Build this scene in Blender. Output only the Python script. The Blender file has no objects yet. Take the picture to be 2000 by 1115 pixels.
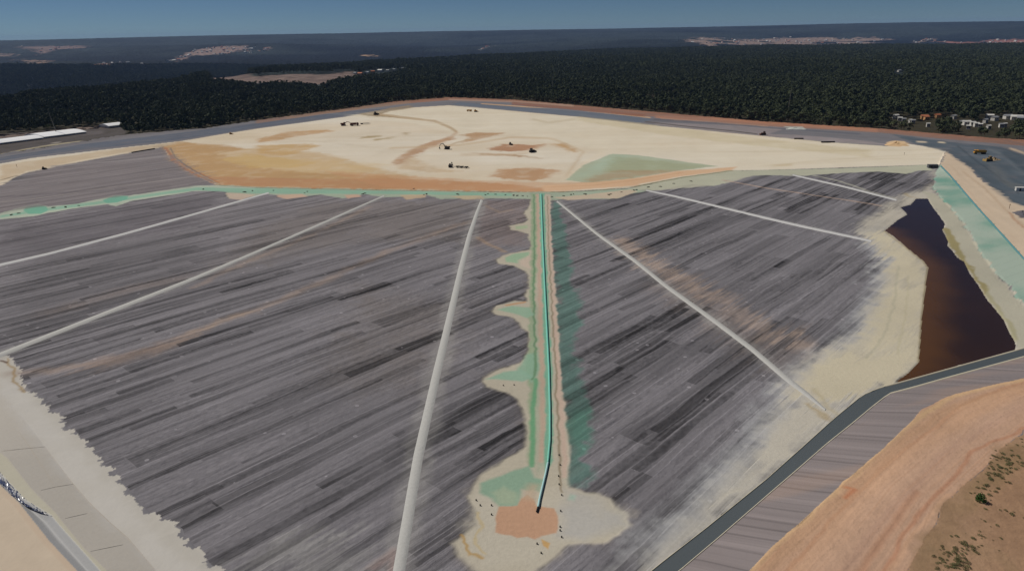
import bpy, bmesh, math, random
import numpy as np
from mathutils import Vector, Matrix

# ------------------------------------------------------------------ camera, light, sky
SC = bpy.context.scene
COL = SC.collection
H = 110.0
F_PX = 1428.0
PITCH = math.radians(19.1)
ROLL = math.radians(1.0)
FWD = np.array([0.0, math.cos(PITCH), -math.sin(PITCH)])
R0 = np.array([1.0, 0.0, 0.0])
U0 = np.array([0.0, math.sin(PITCH), math.cos(PITCH)])
RGT = math.cos(ROLL) * R0 - math.sin(ROLL) * U0
UPV = math.sin(ROLL) * R0 + math.cos(ROLL) * U0
cam_d = bpy.data.cameras.new("camera")
cam_d.sensor_width = 36.0
cam_d.lens = 36.0 * F_PX / 2000.0
cam_d.clip_start = 1.0
cam_d.clip_end = 120000.0
cam = bpy.data.objects.new("camera", cam_d)
COL.objects.link(cam)
cam.matrix_world = Matrix(((RGT[0], UPV[0], -FWD[0], 0), (RGT[1], UPV[1], -FWD[1], 0), (RGT[2], UPV[2], -FWD[2], H), (0, 0, 0, 1)))
SC.camera = cam

SUN_EL = math.radians(48)
SUN_AZ = math.radians(-62)      # clockwise from +Y: the sun stands high on the left
world = bpy.data.worlds.new("World")
SC.world = world
world.use_nodes = True
wn = world.node_tree
wn.nodes.clear()
w_out = wn.nodes.new("ShaderNodeOutputWorld")
w_bg = wn.nodes.new("ShaderNodeBackground")
w_sky = wn.nodes.new("ShaderNodeTexSky")
w_sky.sky_type = 'NISHITA'
w_sky.sun_disc = False
w_sky.sun_elevation = SUN_EL
w_sky.sun_rotation = SUN_AZ
w_sky.altitude = 3000
w_sky.air_density = 0.7
w_sky.dust_density = 0.0
w_sky.ozone_density = 3.0
w_bg.inputs['Strength'].default_value = 0.05
w_f = wn.nodes.new("ShaderNodeMix"); w_f.data_type = 'RGBA'; w_f.blend_type = 'MULTIPLY'
w_f.inputs[0].default_value = 1.0; w_f.inputs[7].default_value = (0.50, 0.60, 0.675, 1)
wn.links.new(w_sky.outputs[0], w_f.inputs[6]); wn.links.new(w_f.outputs[2], w_bg.inputs['Color'])
wn.links.new(w_bg.outputs[0], w_out.inputs['Surface'])
sun_d = bpy.data.lights.new("sun", 'SUN')
sun_d.energy = 3.4
sun_d.angle = math.radians(0.5)
sun_d.color = (1.0, 0.95, 0.87)
sun = bpy.data.objects.new("sun", sun_d)
COL.objects.link(sun)
sdir = Vector((math.sin(SUN_AZ) * math.cos(SUN_EL), math.cos(SUN_AZ) * math.cos(SUN_EL), math.sin(SUN_EL)))
sun.rotation_euler = sdir.to_track_quat('Z', 'Y').to_euler()
sun.location = (0, 0, 400)
vs = SC.view_settings
SC.display_settings.display_device = 'sRGB'
vs.view_transform = 'Standard'
vs.look = 'None'
vs.gamma = 1.0
vs.exposure = 0.0
SC.cycles.max_bounces = 5
SC.cycles.diffuse_bounces = 2
SC.cycles.volume_bounces = 0
SC.cycles.use_denoising = True

rng = np.random.default_rng(7)
random.seed(7)

# ------------------------------------------------------------------ helpers
cat = np.concatenate
def ray(px, py):
    px = np.asarray(px, float); py = np.asarray(py, float)
    dx = (px - 1000.0) / F_PX; dy = -(py - 557.5) / F_PX
    return FWD[None, :] + dx[:, None] * RGT[None, :] + dy[:, None] * UPV[None, :]

def at(pts, z=0.0):
    """points read off the photograph -> points on the level z"""
    p = np.atleast_2d(np.asarray(pts, float))
    d = ray(p[:, 0], p[:, 1])
    t = (z - H) / np.minimum(d[:, 2], -0.004)
    return np.stack([t * d[:, 0], t * d[:, 1]], 1)

def hsh(ix, iy, seed):
    n = (ix.astype(np.int64) * 374761393 + iy.astype(np.int64) * 668265263 + seed * 982451653) & 0x7fffffff
    n = ((n ^ (n >> 13)) * 1274126177) & 0x7fffffff
    return ((n ^ (n >> 16)) & 0xffff) / 65535.0

def vnoise(x, y, seed=0):
    ix = np.floor(x); iy = np.floor(y)
    fx = x - ix; fy = y - iy
    fx = fx * fx * (3 - 2 * fx); fy = fy * fy * (3 - 2 * fy)
    a = hsh(ix, iy, seed); b = hsh(ix + 1, iy, seed); c = hsh(ix, iy + 1, seed); d = hsh(ix + 1, iy + 1, seed)
    return (a * (1 - fx) + b * fx) * (1 - fy) + (c * (1 - fx) + d * fx) * fy

def fbm(x, y, seed=0, octv=4):
    s = 0.0; a = 0.5; t = 0.0
    for k in range(octv):
        s = s + a * vnoise(x, y, seed + k * 17); t += a
        x = x * 2.03; y = y * 2.03; a *= 0.5
    return s / t * 2 - 1

def sstep(a, b, x):
    t = np.clip((x - a) / (b - a), 0, 1)
    return t * t * (3 - 2 * t)

def inside(poly, X, Y):
    res = np.zeros(X.shape, bool)
    x0, y0 = poly.min(0); x1, y1 = poly.max(0)
    m = (X >= x0) & (X <= x1) & (Y >= y0) & (Y <= y1)
    if not m.any(): return res
    x = X[m]; y = Y[m]; r = np.zeros(x.shape, bool)
    n = len(poly)
    for i in range(n):
        ax, ay = poly[i]; bx, by = poly[(i + 1) % n]
        if ay == by: continue
        c = ((ay > y) != (by > y))
        if c.any():
            r[c] ^= x[c] < (bx - ax) * (y[c] - ay) / (by - ay) + ax
    res[m] = r
    return res

def ldist(line, X, Y, closed=False):
    d = np.full(X.shape, 1e18)
    n = len(line)
    for i in range(n if closed else n - 1):
        ax, ay = line[i]; bx, by = line[(i + 1) % n]
        ex, ey = bx - ax, by - ay
        L = ex * ex + ey * ey + 1e-12
        t = np.clip(((X - ax) * ex + (Y - ay) * ey) / L, 0, 1)
        d = np.minimum(d, (X - ax - t * ex) ** 2 + (Y - ay - t * ey) ** 2)
    return np.sqrt(d)

def pmask(poly, X, Y, soft):
    """1 inside, 0 outside, with a soft rim of +-soft metres"""
    x0, y0 = poly.min(0) - soft - 1; x1, y1 = poly.max(0) + soft + 1
    res = np.zeros(X.shape)
    m = (X >= x0) & (X <= x1) & (Y >= y0) & (Y <= y1)
    if not m.any(): return res
    x = X[m]; y = Y[m]
    ins = inside(poly, x, y)
    d = ldist(poly, x, y, True)
    res[m] = sstep(-soft, soft, np.where(ins, d, -d))
    return res

def resample(pts, n):
    P = np.array(pts, float); cum = cat([[0], np.cumsum(np.hypot(*(np.diff(P, axis=0).T)))]); s = np.linspace(0, cum[-1], n)
    return np.stack([np.interp(s, cum, P[:, k]) for k in range(P.shape[1])], 1)

def lin(c):
    c = np.array(c, float) / 255.0
    return np.where(c <= 0.04045, c / 12.92, ((c + 0.055) / 1.055) ** 2.4)

GAIN = 1.0
def A(r, g, b):
    """surface colour that reads (r,g,b) in plain daylight"""
    return lin((r, g, b)) / GAIN

STREAK_ANG = math.atan2(math.sin(math.radians(90 - 41.8)), math.cos(math.radians(90 - 41.8)))
CU, SU = math.cos(STREAK_ANG), math.sin(STREAK_ANG)
def uv(X, Y):
    return X * CU + Y * SU, -X * SU + Y * CU

def tag(o, label=None, cat=None, group=None, kind=None):
    if label: o['label'] = label
    if cat: o['category'] = cat
    if group: o['group'] = group
    if kind: o['kind'] = kind
    return o

def empty(name, loc=(0, 0, 0), rz=0.0):
    o = bpy.data.objects.new(name, None)
    o.empty_display_size = 0.5
    COL.objects.link(o); o.location = loc; o.rotation_euler = (0, 0, rz)
    return o

def raw_mesh(name, V, Fq, mat, col=None, smooth=True, parent=None):
    """numpy verts (n,3) + faces (m,k) -> object"""
    V = np.asarray(V, np.float32); Fq = np.asarray(Fq, np.int32)
    me = bpy.data.meshes.new(name)
    me.vertices.add(len(V)); me.vertices.foreach_set('co', V.ravel())
    k = Fq.shape[1]
    me.loops.add(Fq.size); me.loops.foreach_set('vertex_index', Fq.ravel())
    me.polygons.add(len(Fq))
    me.polygons.foreach_set('loop_start', np.arange(0, Fq.size, k, dtype=np.int32))
    me.polygons.foreach_set('loop_total', np.full(len(Fq), k, np.int32))
    me.update(calc_edges=True)
    me.polygons.foreach_set('use_smooth', np.full(len(Fq), smooth))
    if col is not None:
        at_ = me.attributes.new('col', 'FLOAT_COLOR', 'POINT')
        at_.data.foreach_set('color', np.asarray(col, np.float32).ravel())
    if mat: me.materials.append(mat)
    o = bpy.data.objects.new(name, me); COL.objects.link(o)
    if parent: o.parent = parent
    return o

# ------------------------------------------------------------------ materials
def new_mat(name, rough=0.9, spec=0.2):
    m = bpy.data.materials.new(name); m.use_nodes = True
    nt = m.node_tree; b = nt.nodes['Principled BSDF']
    b.inputs['Roughness'].default_value = rough
    b.inputs['Specular IOR Level'].default_value = spec
    return m, nt, b

def nd(nt, typ, **kw):
    n = nt.nodes.new(typ)
    for k, v in kw.items(): setattr(n, k, v)
    return n

def mth(nt, op, a, b=None, c=None):
    n = nt.nodes.new('ShaderNodeMath'); n.operation = op
    for i, v in enumerate((a, b, c)):
        if v is None: continue
        if isinstance(v, (int, float)): n.inputs[i].default_value = v
        else: nt.links.new(v, n.inputs[i])
    return n.outputs[0]

def noise(nt, vec, scale, detail=3, rough=0.55):
    n = nt.nodes.new('ShaderNodeTexNoise')
    n.inputs['Scale'].default_value = scale; n.inputs['Detail'].default_value = detail
    n.inputs['Roughness'].default_value = rough
    nt.links.new(vec, n.inputs['Vector'])
    return n.outputs['Fac']

def combine(nt, x, y, z=0.0):
    n = nt.nodes.new('ShaderNodeCombineXYZ')
    for i, v in enumerate((x, y, z)):
        if isinstance(v, (int, float)): n.inputs[i].default_value = v
        else: nt.links.new(v, n.inputs[i])
    return n.outputs[0]

def scale_color(nt, col, fac):
    n = nt.nodes.new('ShaderNodeVectorMath'); n.operation = 'SCALE'
    nt.links.new(col, n.inputs[0]); nt.links.new(fac, n.inputs['Scale'])
    return n.outputs[0]

def streak_value(nt, amt_sock):
    """dumped rows: long narrow lanes of random tone cut into segments, plus stretched noise"""
    g = nd(nt, 'ShaderNodeNewGeometry')
    sp = nd(nt, 'ShaderNodeSeparateXYZ'); nt.links.new(g.outputs['Position'], sp.inputs[0])
    x, y = sp.outputs[0], sp.outputs[1]
    u = mth(nt, 'ADD', mth(nt, 'MULTIPLY', x, CU), mth(nt, 'MULTIPLY', y, SU))
    v = mth(nt, 'ADD', mth(nt, 'MULTIPLY', x, -SU), mth(nt, 'MULTIPLY', y, CU))
    wob = noise(nt, combine(nt, mth(nt, 'MULTIPLY', u, 0.012), mth(nt, 'MULTIPLY', v, 0.05)), 1.0, 2)
    v2 = mth(nt, 'ADD', v, mth(nt, 'MULTIPLY', wob, 5.0))
    tot = None
    for (wd, ln, amp, off) in ((1.5, 38.0, 0.24, 3.1), (3.4, 70.0, 0.44, 9.7), (9.0, 120.0, 0.34, 1.3)):
        jit = noise(nt, combine(nt, mth(nt, 'MULTIPLY', u, 0.03), mth(nt, 'MULTIPLY', v, 0.15), off), 1.0, 2)
        vv = mth(nt, 'ADD', mth(nt, 'DIVIDE', v2, wd), mth(nt, 'ADD', off, mth(nt, 'MULTIPLY', jit, 0.5)))
        lane = mth(nt, 'FLOOR', vv)
        w1 = nd(nt, 'ShaderNodeTexWhiteNoise', noise_dimensions='2D')
        nt.links.new(combine(nt, lane, off), w1.inputs['Vector'])
        uu = mth(nt, 'ADD', mth(nt, 'DIVIDE', u, ln), mth(nt, 'MULTIPLY', w1.outputs['Value'], 37.0))
        seg = mth(nt, 'FLOOR', uu)
        w2 = nd(nt, 'ShaderNodeTexWhiteNoise', noise_dimensions='3D')
        nt.links.new(combine(nt, lane, seg, off), w2.inputs['Vector'])
        mr = nd(nt, 'ShaderNodeMapRange', interpolation_type='SMOOTHSTEP'); nt.links.new(w2.outputs['Value'], mr.inputs['Value'])
        mr.inputs['From Min'].default_value = 0.45; mr.inputs['From Max'].default_value = 0.95
        # soften across the lane so rows read as low ridges
        fr = mth(nt, 'FRACT', vv)
        prof = mth(nt, 'SUBTRACT', 1.0, mth(nt, 'POWER', mth(nt, 'ABSOLUTE', mth(nt, 'SUBTRACT', mth(nt, 'MULTIPLY', fr, 2.0), 1.0)), 9.0))
        t = mth(nt, 'MULTIPLY', mth(nt, 'MULTIPLY', mr.outputs[0], prof), -amp)
        t = mth(nt, 'ADD', t, mth(nt, 'MULTIPLY', mth(nt, 'SUBTRACT', w2.outputs['Value'], 0.2), amp * 0.35))
        tot = t if tot is None else mth(nt, 'ADD', tot, t)
        if wd == 3.4: lane_val = w2.outputs['Value']
    st = noise(nt, combine(nt, mth(nt, 'MULTIPLY', u, 0.012), mth(nt, 'MULTIPLY', v, 0.34)), 1.0, 4, 0.6)
    tot = mth(nt, 'ADD', tot, mth(nt, 'MULTIPLY', mth(nt, 'SUBTRACT', st, 0.5), 0.32))
    # pale seams between some rows
    sv = mth(nt, 'DIVIDE', v2, 2.3); sl = mth(nt, 'FLOOR', sv); ws = nd(nt, 'ShaderNodeTexWhiteNoise', noise_dimensions='2D')
    nt.links.new(combine(nt, sl, mth(nt, 'FLOOR', mth(nt, 'DIVIDE', u, 33.0))), ws.inputs['Vector'])
    seam = mth(nt, 'MULTIPLY', mth(nt, 'LESS_THAN', mth(nt, 'FRACT', sv), 0.16), mth(nt, 'GREATER_THAN', ws.outputs['Value'], 0.72))
    tot = mth(nt, 'ADD', tot, mth(nt, 'MULTIPLY', seam, 0.22))
    sp_ = nd(nt, 'ShaderNodeTexVoronoi'); sp_.inputs['Scale'].default_value = 0.11; nt.links.new(g.outputs['Position'], sp_.inputs['Vector'])
    tot = mth(nt, 'ADD', tot, mth(nt, 'MULTIPLY', mth(nt, 'LESS_THAN', sp_.outputs['Distance'], 0.075), 0.5))
    # heaps tipped one beside the other along some of the rows
    vo = nd(nt, 'ShaderNodeTexVoronoi'); vo.inputs['Scale'].default_value = 1.0
    nt.links.new(combine(nt, mth(nt, 'MULTIPLY', u, 0.42), mth(nt, 'MULTIPLY', v, 0.5)), vo.inputs['Vector'])
    beads = mth(nt, 'MULTIPLY', mth(nt, 'SUBTRACT', 0.45, vo.outputs['Distance']), mth(nt, 'GREATER_THAN', mth(nt, 'FRACT', mth(nt, 'MULTIPLY', lane_val, 7.0)), 0.62))
    hp = mth(nt, 'ADD', noise(nt, combine(nt, mth(nt, 'MULTIPLY', u, 0.6), mth(nt, 'MULTIPLY', v, 0.9)), 1.0, 5, 0.65), mth(nt, 'MULTIPLY', beads, 0.6))
    tot = mth(nt, 'ADD', tot, mth(nt, 'MULTIPLY', mth(nt, 'SUBTRACT', hp, 0.5), 0.28))
    return mth(nt, 'MULTIPLY', tot, amt_sock), st, hp

def ground_mat(name, rough=0.95, var=0.16, big=0.02, fine=0.9, bump=0.3, streak=0.0, spec=0.1):
    m, nt, b = new_mat(name, rough, spec)
    a = nd(nt, 'ShaderNodeAttribute', attribute_name='col')
    g = nd(nt, 'ShaderNodeNewGeometry')
    n1 = noise(nt, g.outputs['Position'], big, 4, 0.6)
    n2 = noise(nt, g.outputs['Position'], fine, 5, 0.65)
    f = mth(nt, 'ADD', 1.0, mth(nt, 'ADD', mth(nt, 'MULTIPLY', mth(nt, 'SUBTRACT', n1, 0.5), var * 1.3), mth(nt, 'MULTIPLY', mth(nt, 'SUBTRACT', n2, 0.5), var)))
    hsock = n2
    if streak:
        s, st, hp = streak_value(nt, a.outputs['Alpha'])
        f = mth(nt, 'MULTIPLY', f, mth(nt, 'MAXIMUM', mth(nt, 'ADD', 1.0, mth(nt, 'MULTIPLY', s, streak)), 0.15))
        hsock = mth(nt, 'ADD', mth(nt, 'MULTIPLY', n2, 0.3), mth(nt, 'MULTIPLY', a.outputs['Alpha'], mth(nt, 'ADD', mth(nt, 'MULTIPLY', st, 1.2), mth(nt, 'MULTIPLY', hp, 0.8))))
    nt.links.new(scale_color(nt, a.outputs['Color'], f), b.inputs['Base Color'])
    bp = nd(nt, 'ShaderNodeBump'); bp.inputs['Strength'].default_value = 1.0; bp.inputs['Distance'].default_value = bump
    nt.links.new(hsock, bp.inputs['Height']); nt.links.new(bp.outputs[0], b.inputs['Normal'])
    return m

def flat_mat(name, rgb, rough=0.7, var=0.15, scale=0.8, metal=0.0, spec=0.3, bump=0.0):
    m, nt, b = new_mat(name, rough, spec)
    g = nd(nt, 'ShaderNodeNewGeometry')
    n = noise(nt, g.outputs['Position'], scale, 5, 0.65)
    f = mth(nt, 'ADD', 1.0, mth(nt, 'MULTIPLY', mth(nt, 'SUBTRACT', n, 0.5), var * 2))
    c = nd(nt, 'ShaderNodeRGB'); c.outputs[0].default_value = (*rgb, 1)
    nt.links.new(scale_color(nt, c.outputs[0], f), b.inputs['Base Color'])
    b.inputs['Metallic'].default_value = metal
    if bump:
        bp = nd(nt, 'ShaderNodeBump'); bp.inputs['Distance'].default_value = bump
        nt.links.new(n, bp.inputs['Height']); nt.links.new(bp.outputs[0], b.inputs['Normal'])
    return m

M_ORE = ground_mat('ore_gravel', var=0.30, streak=1.3, bump=0.35)
M_SAND = ground_mat('sand', var=0.07, big=0.012, fine=0.35, bump=0.12)
M_ROAD = ground_mat('road_gravel', var=0.15, bump=0.1)
M_LINER = ground_mat('liner_sheet', rough=0.6, var=0.10, bump=0.06, spec=0.3)
M_EARTH = ground_mat('red_earth', var=0.14, bump=0.25, fine=0.6)
M_LAND = ground_mat('forest_floor', var=0.35, big=0.004, fine=0.05, bump=3.0)

# ------------------------------------------------------------------ outlines read off the photograph
ring_out = [(-260, 322), (-100, 312), (0, 303), (13, 301), (161, 278), (226, 267), (334, 257), (402, 252), (500, 237), (701, 211), (764, 201), (877, 192), (1000, 196),
            (1251, 218), (1500, 240), (1714, 253), (1927, 271), (2000, 275), (2300, 292)]
ring_in = [(-260, 356), (-100, 336), (0, 320), (60, 309), (200, 293), (352, 276), (500, 252), (686, 227), (734, 219), (806, 210), (877, 206), (1000, 217), (1125, 228),
           (1251, 243), (1500, 267), (1625, 279), (1731, 286), (1776, 282), (1827, 289), (1847, 294)]
sand_low = [(-260, 470), (-100, 405), (0, 363), (10, 359), (25, 348), (50, 338), (83, 331), (120, 323), (163, 315), (201, 308), (251, 299), (319, 288), (332, 310), (377, 340),
            (415, 358), (432, 361), (500, 365), (751, 370), (1000, 374), (1060, 375), (1100, 374), (1226, 367), (1327, 347), (1427, 333),
            (1500, 332), (1676, 326), (1812, 322), (1834, 323)]
teal_up = [(-260, 470), (-100, 432), (0, 416), (45, 403), (75, 398), (95, 403), (151, 398), (196, 388), (221, 381), (251, 382), (327, 371), (377, 363), (432, 361)]
teal_low = [(-260, 475), (-100, 440), (0, 428), (63, 423), (93, 416), (151, 406), (209, 399), (226, 403), (254, 393), (327, 382), (377, 374), (422, 373), (447, 388), (500, 384),
            (525, 379), (570, 386), (626, 380), (670, 388), (714, 379), (750, 386), (784, 384), (834, 382), (860, 389), (902, 388), (1000, 388), (1035, 389), (1075, 392), (1100, 389), (1161, 389), (1206, 388),
            (1226, 379), (1269, 373), (1352, 360), (1392, 363), (1417, 358), (1412, 352), (1472, 343), (1500, 342), (1560, 344), (1623, 339), (1714, 335),
            (1771, 340), (1794, 333), (1819, 333)]
toe_green = [(1834, 323), (1827, 340), (1824, 366), (1834, 381), (1877, 426), (1902, 466), (1904, 475), (1945, 533), (1976, 560), (1986, 581), (2000, 591), (2035, 645), (2050, 663)]
crest_in = [(1837, 323), (1852, 338), (1912, 408), (1965, 466), (2000, 504), (2060, 575), (2116, 638)]
crest_out = [(1847, 294), (1872, 313), (1884, 318), (1897, 328), (1905, 340), (1920, 356), (1930, 358), (1938, 366), (1952, 371), (1962, 380), (1975, 393), (2000, 401), (2100, 430), (2300, 480)]
pad_bl = [(-300, 560), (-100, 655), (-30, 682), (0, 690), (25, 700), (37, 720), (37, 745), (50, 765), (92, 775), (85, 792), (105, 805), (125, 820), (133, 839), (151, 845), (161, 860),
          (173, 873), (193, 893), (216, 918), (241, 943), (266, 972), (284, 993), (306, 1011), (327, 1021), (357, 1033), (358, 1045), (372, 1059), (392, 1081), (415, 1104), (452, 1115), (520, 1180), (620, 1400)]
panel_in = [(-300, 600), (-100, 710), (0, 761), (45, 816), (60, 835), (88, 873), (143, 945), (176, 983), (251, 1051), (301, 1109), (340, 1160), (470, 1400)]
panel_out = [(-300, 700), (-100, 820), (0, 884), (13, 893), (60, 953), (108, 1001), (163, 1069), (206, 1111), (250, 1165), (380, 1400)]
chan_out = [(-300, 735), (-100, 855), (0, 923), (50, 976), (100, 1006), (126, 1036), (196, 1114), (235, 1165), (360, 1400)]
chan_low = [(-300, 752), (-100, 872), (0, 946), (38, 982), (96, 1055), (151, 1114), (190, 1165), (310, 1400)]
ditch_in = [(1180, 1240), (1240, 1140), (1300, 1092), (1380, 1030), (1496, 936), (1559, 880), (1629, 817), (1685, 771), (1720, 756), (1755, 747), (1983, 684), (2060, 662), (2300, 590)]
ditch_out = [(1210, 1240), (1290, 1140), (1328, 1113), (1405, 1048), (1510, 957), (1559, 915), (1615, 866), (1664, 827), (1706, 792), (1737, 768), (1790, 754), (1846, 738), (2000, 696), (2070, 676), (2300, 610)]
slope_out = [(1330, 1280), (1430, 1147), (1464, 1113), (1510, 1065), (1559, 1023), (1650, 939), (1720, 880), (1783, 820), (1800, 799), (1860, 771), (1930, 754), (2000, 738), (2070, 722), (2300, 670)]
haul_out = [(1600, 1400), (1740, 1160), (1772, 1113), (1818, 1037), (1842, 985), (1895, 936), (1947, 887), (2000, 838), (2080, 780), (2300, 700)]

ZR = 3.0
W = {}
W['ring_out'] = at(ring_out, ZR); W['ring_in'] = at(ring_in, ZR)
W['sand_low'] = at(sand_low, 0.4); W['teal_up'] = at(teal_up, 0.4); W['teal_low'] = at(teal_low, 0.0)
W['toe'] = at(toe_green, 0.4); W['crest_in'] = at(crest_in, ZR); W['crest_out'] = at(crest_out, ZR)
W['pad_bl'] = at(pad_bl, 0.0); W['panel_in'] = at(panel_in, 1.0); W['panel_out'] = at(panel_out, 5.0)
W['chan_out'] = at(chan_out, 5.0); W['chan_low'] = at(chan_low, 5.0)
W['ditch_in'] = at(ditch_in, 0.0); W['ditch_out'] = at(ditch_out, 2.5); W['slope_out'] = at(slope_out, 8.5); W['haul_out'] = at(haul_out, 8.5)
FAR_L = at([(-700, 420)], 0); FAR_R = at([(2700, 480)], 0)
POLY = {}
POLY['out'] = cat([W['ring_out'], [[1400, 500], [1000, 20], [0, 10], [-1000, 20], [-1500, 500]]])
POLY['sand'] = cat([W['ring_in'], W['sand_low'][::-1]])
POLY['pad'] = cat([W['sand_low'], W['toe'][1:], W['ditch_in'][::-1][1:], [[10, 10]], W['pad_bl'][::-1]])
POLY['blcrust'] = cat([W['pad_bl'], W['panel_in'][::-1]])
POLY['panel'] = cat([W['panel_in'], W['panel_out'][::-1]])
POLY['lip'] = cat([W['panel_out'], W['chan_out'][::-1]])
POLY['channel'] = cat([W['chan_out'], W['chan_low'][::-1]])
POLY['blroad'] = cat([W['chan_low'], [[-40, 40], [-900, 40], [-900, 300]]])
POLY['green'] = cat([W['toe'], W['crest_in'][::-1]])
POLY['crest'] = cat([W['crest_in'], at([(2300, 588)], 1.5), W['crest_out'][::-1]])
POLY['ditch'] = cat([W['ditch_in'], W['ditch_out'][::-1]])
POLY['slope'] = cat([W['ditch_out'], W['slope_out'][::-1]])
POLY['haul'] = cat([W['slope_out'], W['haul_out'][::-1]])
POLY['bank'] = cat([W['haul_out'], [[900, 300], [900, 20], [60, 20]]])

pond = [(1789, 388), (1813, 388), (1817, 396), (1827, 411), (1838, 424), (1847, 438), (1842, 449), (1852, 470), (1852, 481), (1862, 491), (1870, 503), (1884, 511), (1894, 533), (1911, 556), (1928, 584), (1947, 607),
        (1962, 625), (1970, 645), (1984, 669), (1983, 686), (1870, 716), (1760, 748), (1751, 745), (1775, 727), (1794, 707), (1797, 666), (1800, 621), (1807, 563), (1812, 523), (1805, 512), (1771, 485),
        (1745, 462), (1727, 451), (1750, 432), (1771, 419), (1758, 405), (1778, 400)]
POND = at(pond, -0.25)

def ramp(lineA, zA, lineB, zB, X, Y):
    dA = ldist(lineA, X, Y); dB = ldist(lineB, X, Y)
    t = dA / (dA + dB + 1e-9)
    return zA + (zB - zA) * t

def hfar(X, Y):
    r = np.hypot(X, Y); az = np.degrees(np.arctan2(X, Y))
    re = np.interp(az, [-50, -36, -30, -24, -18, -10, 0, 12, 24, 36, 50], [1400, 1500, 1800, 2150, 2800, 3400, 4300, 5000, 5600, 5800, 5800])
    re = re * (1 + 0.07 * fbm(az * 0.13, r * 0.0004, 3, 3))
    plateau = -2 - 20 * sstep(1300, 4500, r) + 10 * fbm(X * 0.0022, Y * 0.0022, 5, 3) * sstep(1250, 1900, r)
    drop = sstep(0, 800, r - re)
    lf = sstep(-4, -26, az) if False else 1 - sstep(-26, -4, az)
    far = -80 + 95 * fbm(X * 0.00042 + 3.3, Y * 0.00042, 11, 4) + 45 * fbm(X * 0.00013 + 9, Y * 0.00013 + 2.2, 31, 3)
    far = far - 55 * lf * np.exp(-((r - re - 1700) / 1500) ** 2)
    far = far + sstep(6500, 13500, r) * 80
    ridge = np.interp(az, [-50, -36, -30, -18, 0, 15, 24, 28, 34, 50], [104, 106, 116, 135, 136, 137, 148, 150, 132, 120])
    far = far * (1 - sstep(10500, 15000, r)) + sstep(10500, 15000, r) * (ridge + 7 * fbm(X * 0.0005, Y * 0.0005, 77, 2))
    far = far - 160 * sstep(16000, 19000, r)
    return plateau * (1 - drop) + far * drop

def hnear(X, Y):
    Z = hfar(X, Y)
    o = POLY['out']
    ino = inside(o, X, Y)
    band = (~ino) & (np.hypot(X, Y) < 1500)
    if band.any():
        d = ldist(W['ring_out'], X[band], Y[band])
        Z[band] = Z[band] + (ZR - Z[band]) * (1 - sstep(0, 18, d))
    Z[ino] = ZR
    def rg(name, fn):
        m = inside(POLY[name], X, Y)
        if m.any(): Z[m] = fn(X[m], Y[m])
    rg('pad', lambda x, y: 0 * x)
    rg('sand', lambda x, y: ramp(W['sand_low'], 0.4, W['ring_in'], ZR, x, y))
    rg('green', lambda x, y: ramp(W['toe'], 0.4, W['crest_in'], ZR, x, y))
    rg('crest', lambda x, y: 0 * x + ZR)
    rg('blcrust', lambda x, y: ramp(W['pad_bl'], 0.0, W['panel_in'], 1.0, x, y))
    rg('panel', lambda x, y: ramp(W['panel_in'], 1.0, W['panel_out'], 5.0, x, y))
    rg('lip', lambda x, y: 0 * x + 5.0)
    rg('channel', lambda x, y: 5.0 - 0.9 * np.clip(np.minimum(ldist(W['chan_out'], x, y), ldist(W['chan_low'], x, y)) / 1.5, 0, 1))
    rg('blroad', lambda x, y: 0 * x + 5.0)
    rg('ditch', lambda x, y: ramp(W['ditch_in'], 0.0, W['ditch_out'], 2.5, x, y))
    rg('slope', lambda x, y: ramp(W['ditch_out'], 2.5, W['slope_out'], 8.5, x, y))
    rg('haul', lambda x, y: 0 * x + 8.5)
    rg('bank', lambda x, y: 8.5 - 3.5 * sstep(0, 35, ldist(W['haul_out'], x, y)))
    m = inside(POND, X, Y)
    if m.any(): Z[m] = -0.25 - 1.2 * sstep(0, 8, ldist(POND, X[m], Y[m], True))
    return Z

def S(pts, it=7):
    """points read off the photograph -> points on the modelled terrain"""
    p = np.atleast_2d(np.asarray(pts, float))
    d = ray(p[:, 0], p[:, 1]); d[:, 2] = np.minimum(d[:, 2], -0.0035)
    z = np.full(len(p), 8.0)
    for k in range(it):
        t = (z - H) / d[:, 2]
        X = t * d[:, 0]; Y = t * d[:, 1]
        z = 0.35 * z + 0.65 * hnear(X, Y)
    t = (z - H) / d[:, 2]
    return np.stack([t * d[:, 0], t * d[:, 1], z], 1)

def SF(pts):
    """same for the far country: first hit of the sight line with the hills"""
    p = np.atleast_2d(np.asarray(pts, float)); d = ray(p[:, 0], p[:, 1])
    hd = np.hypot(d[:, 0], d[:, 1]); out = np.zeros((len(p), 3))
    rr = np.geomspace(900, 17000, 900)
    for i in range(len(p)):
        t = rr / hd[i]
        X = t * d[i, 0]; Y = t * d[i, 1]; z = H + t * d[i, 2]
        g = hfar(X, Y)
        k = np.nonzero(g >= z)[0]
        k = k[0] if len(k) else len(rr) - 1
        out[i] = (X[k], Y[k], g[k])
    return out

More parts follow.
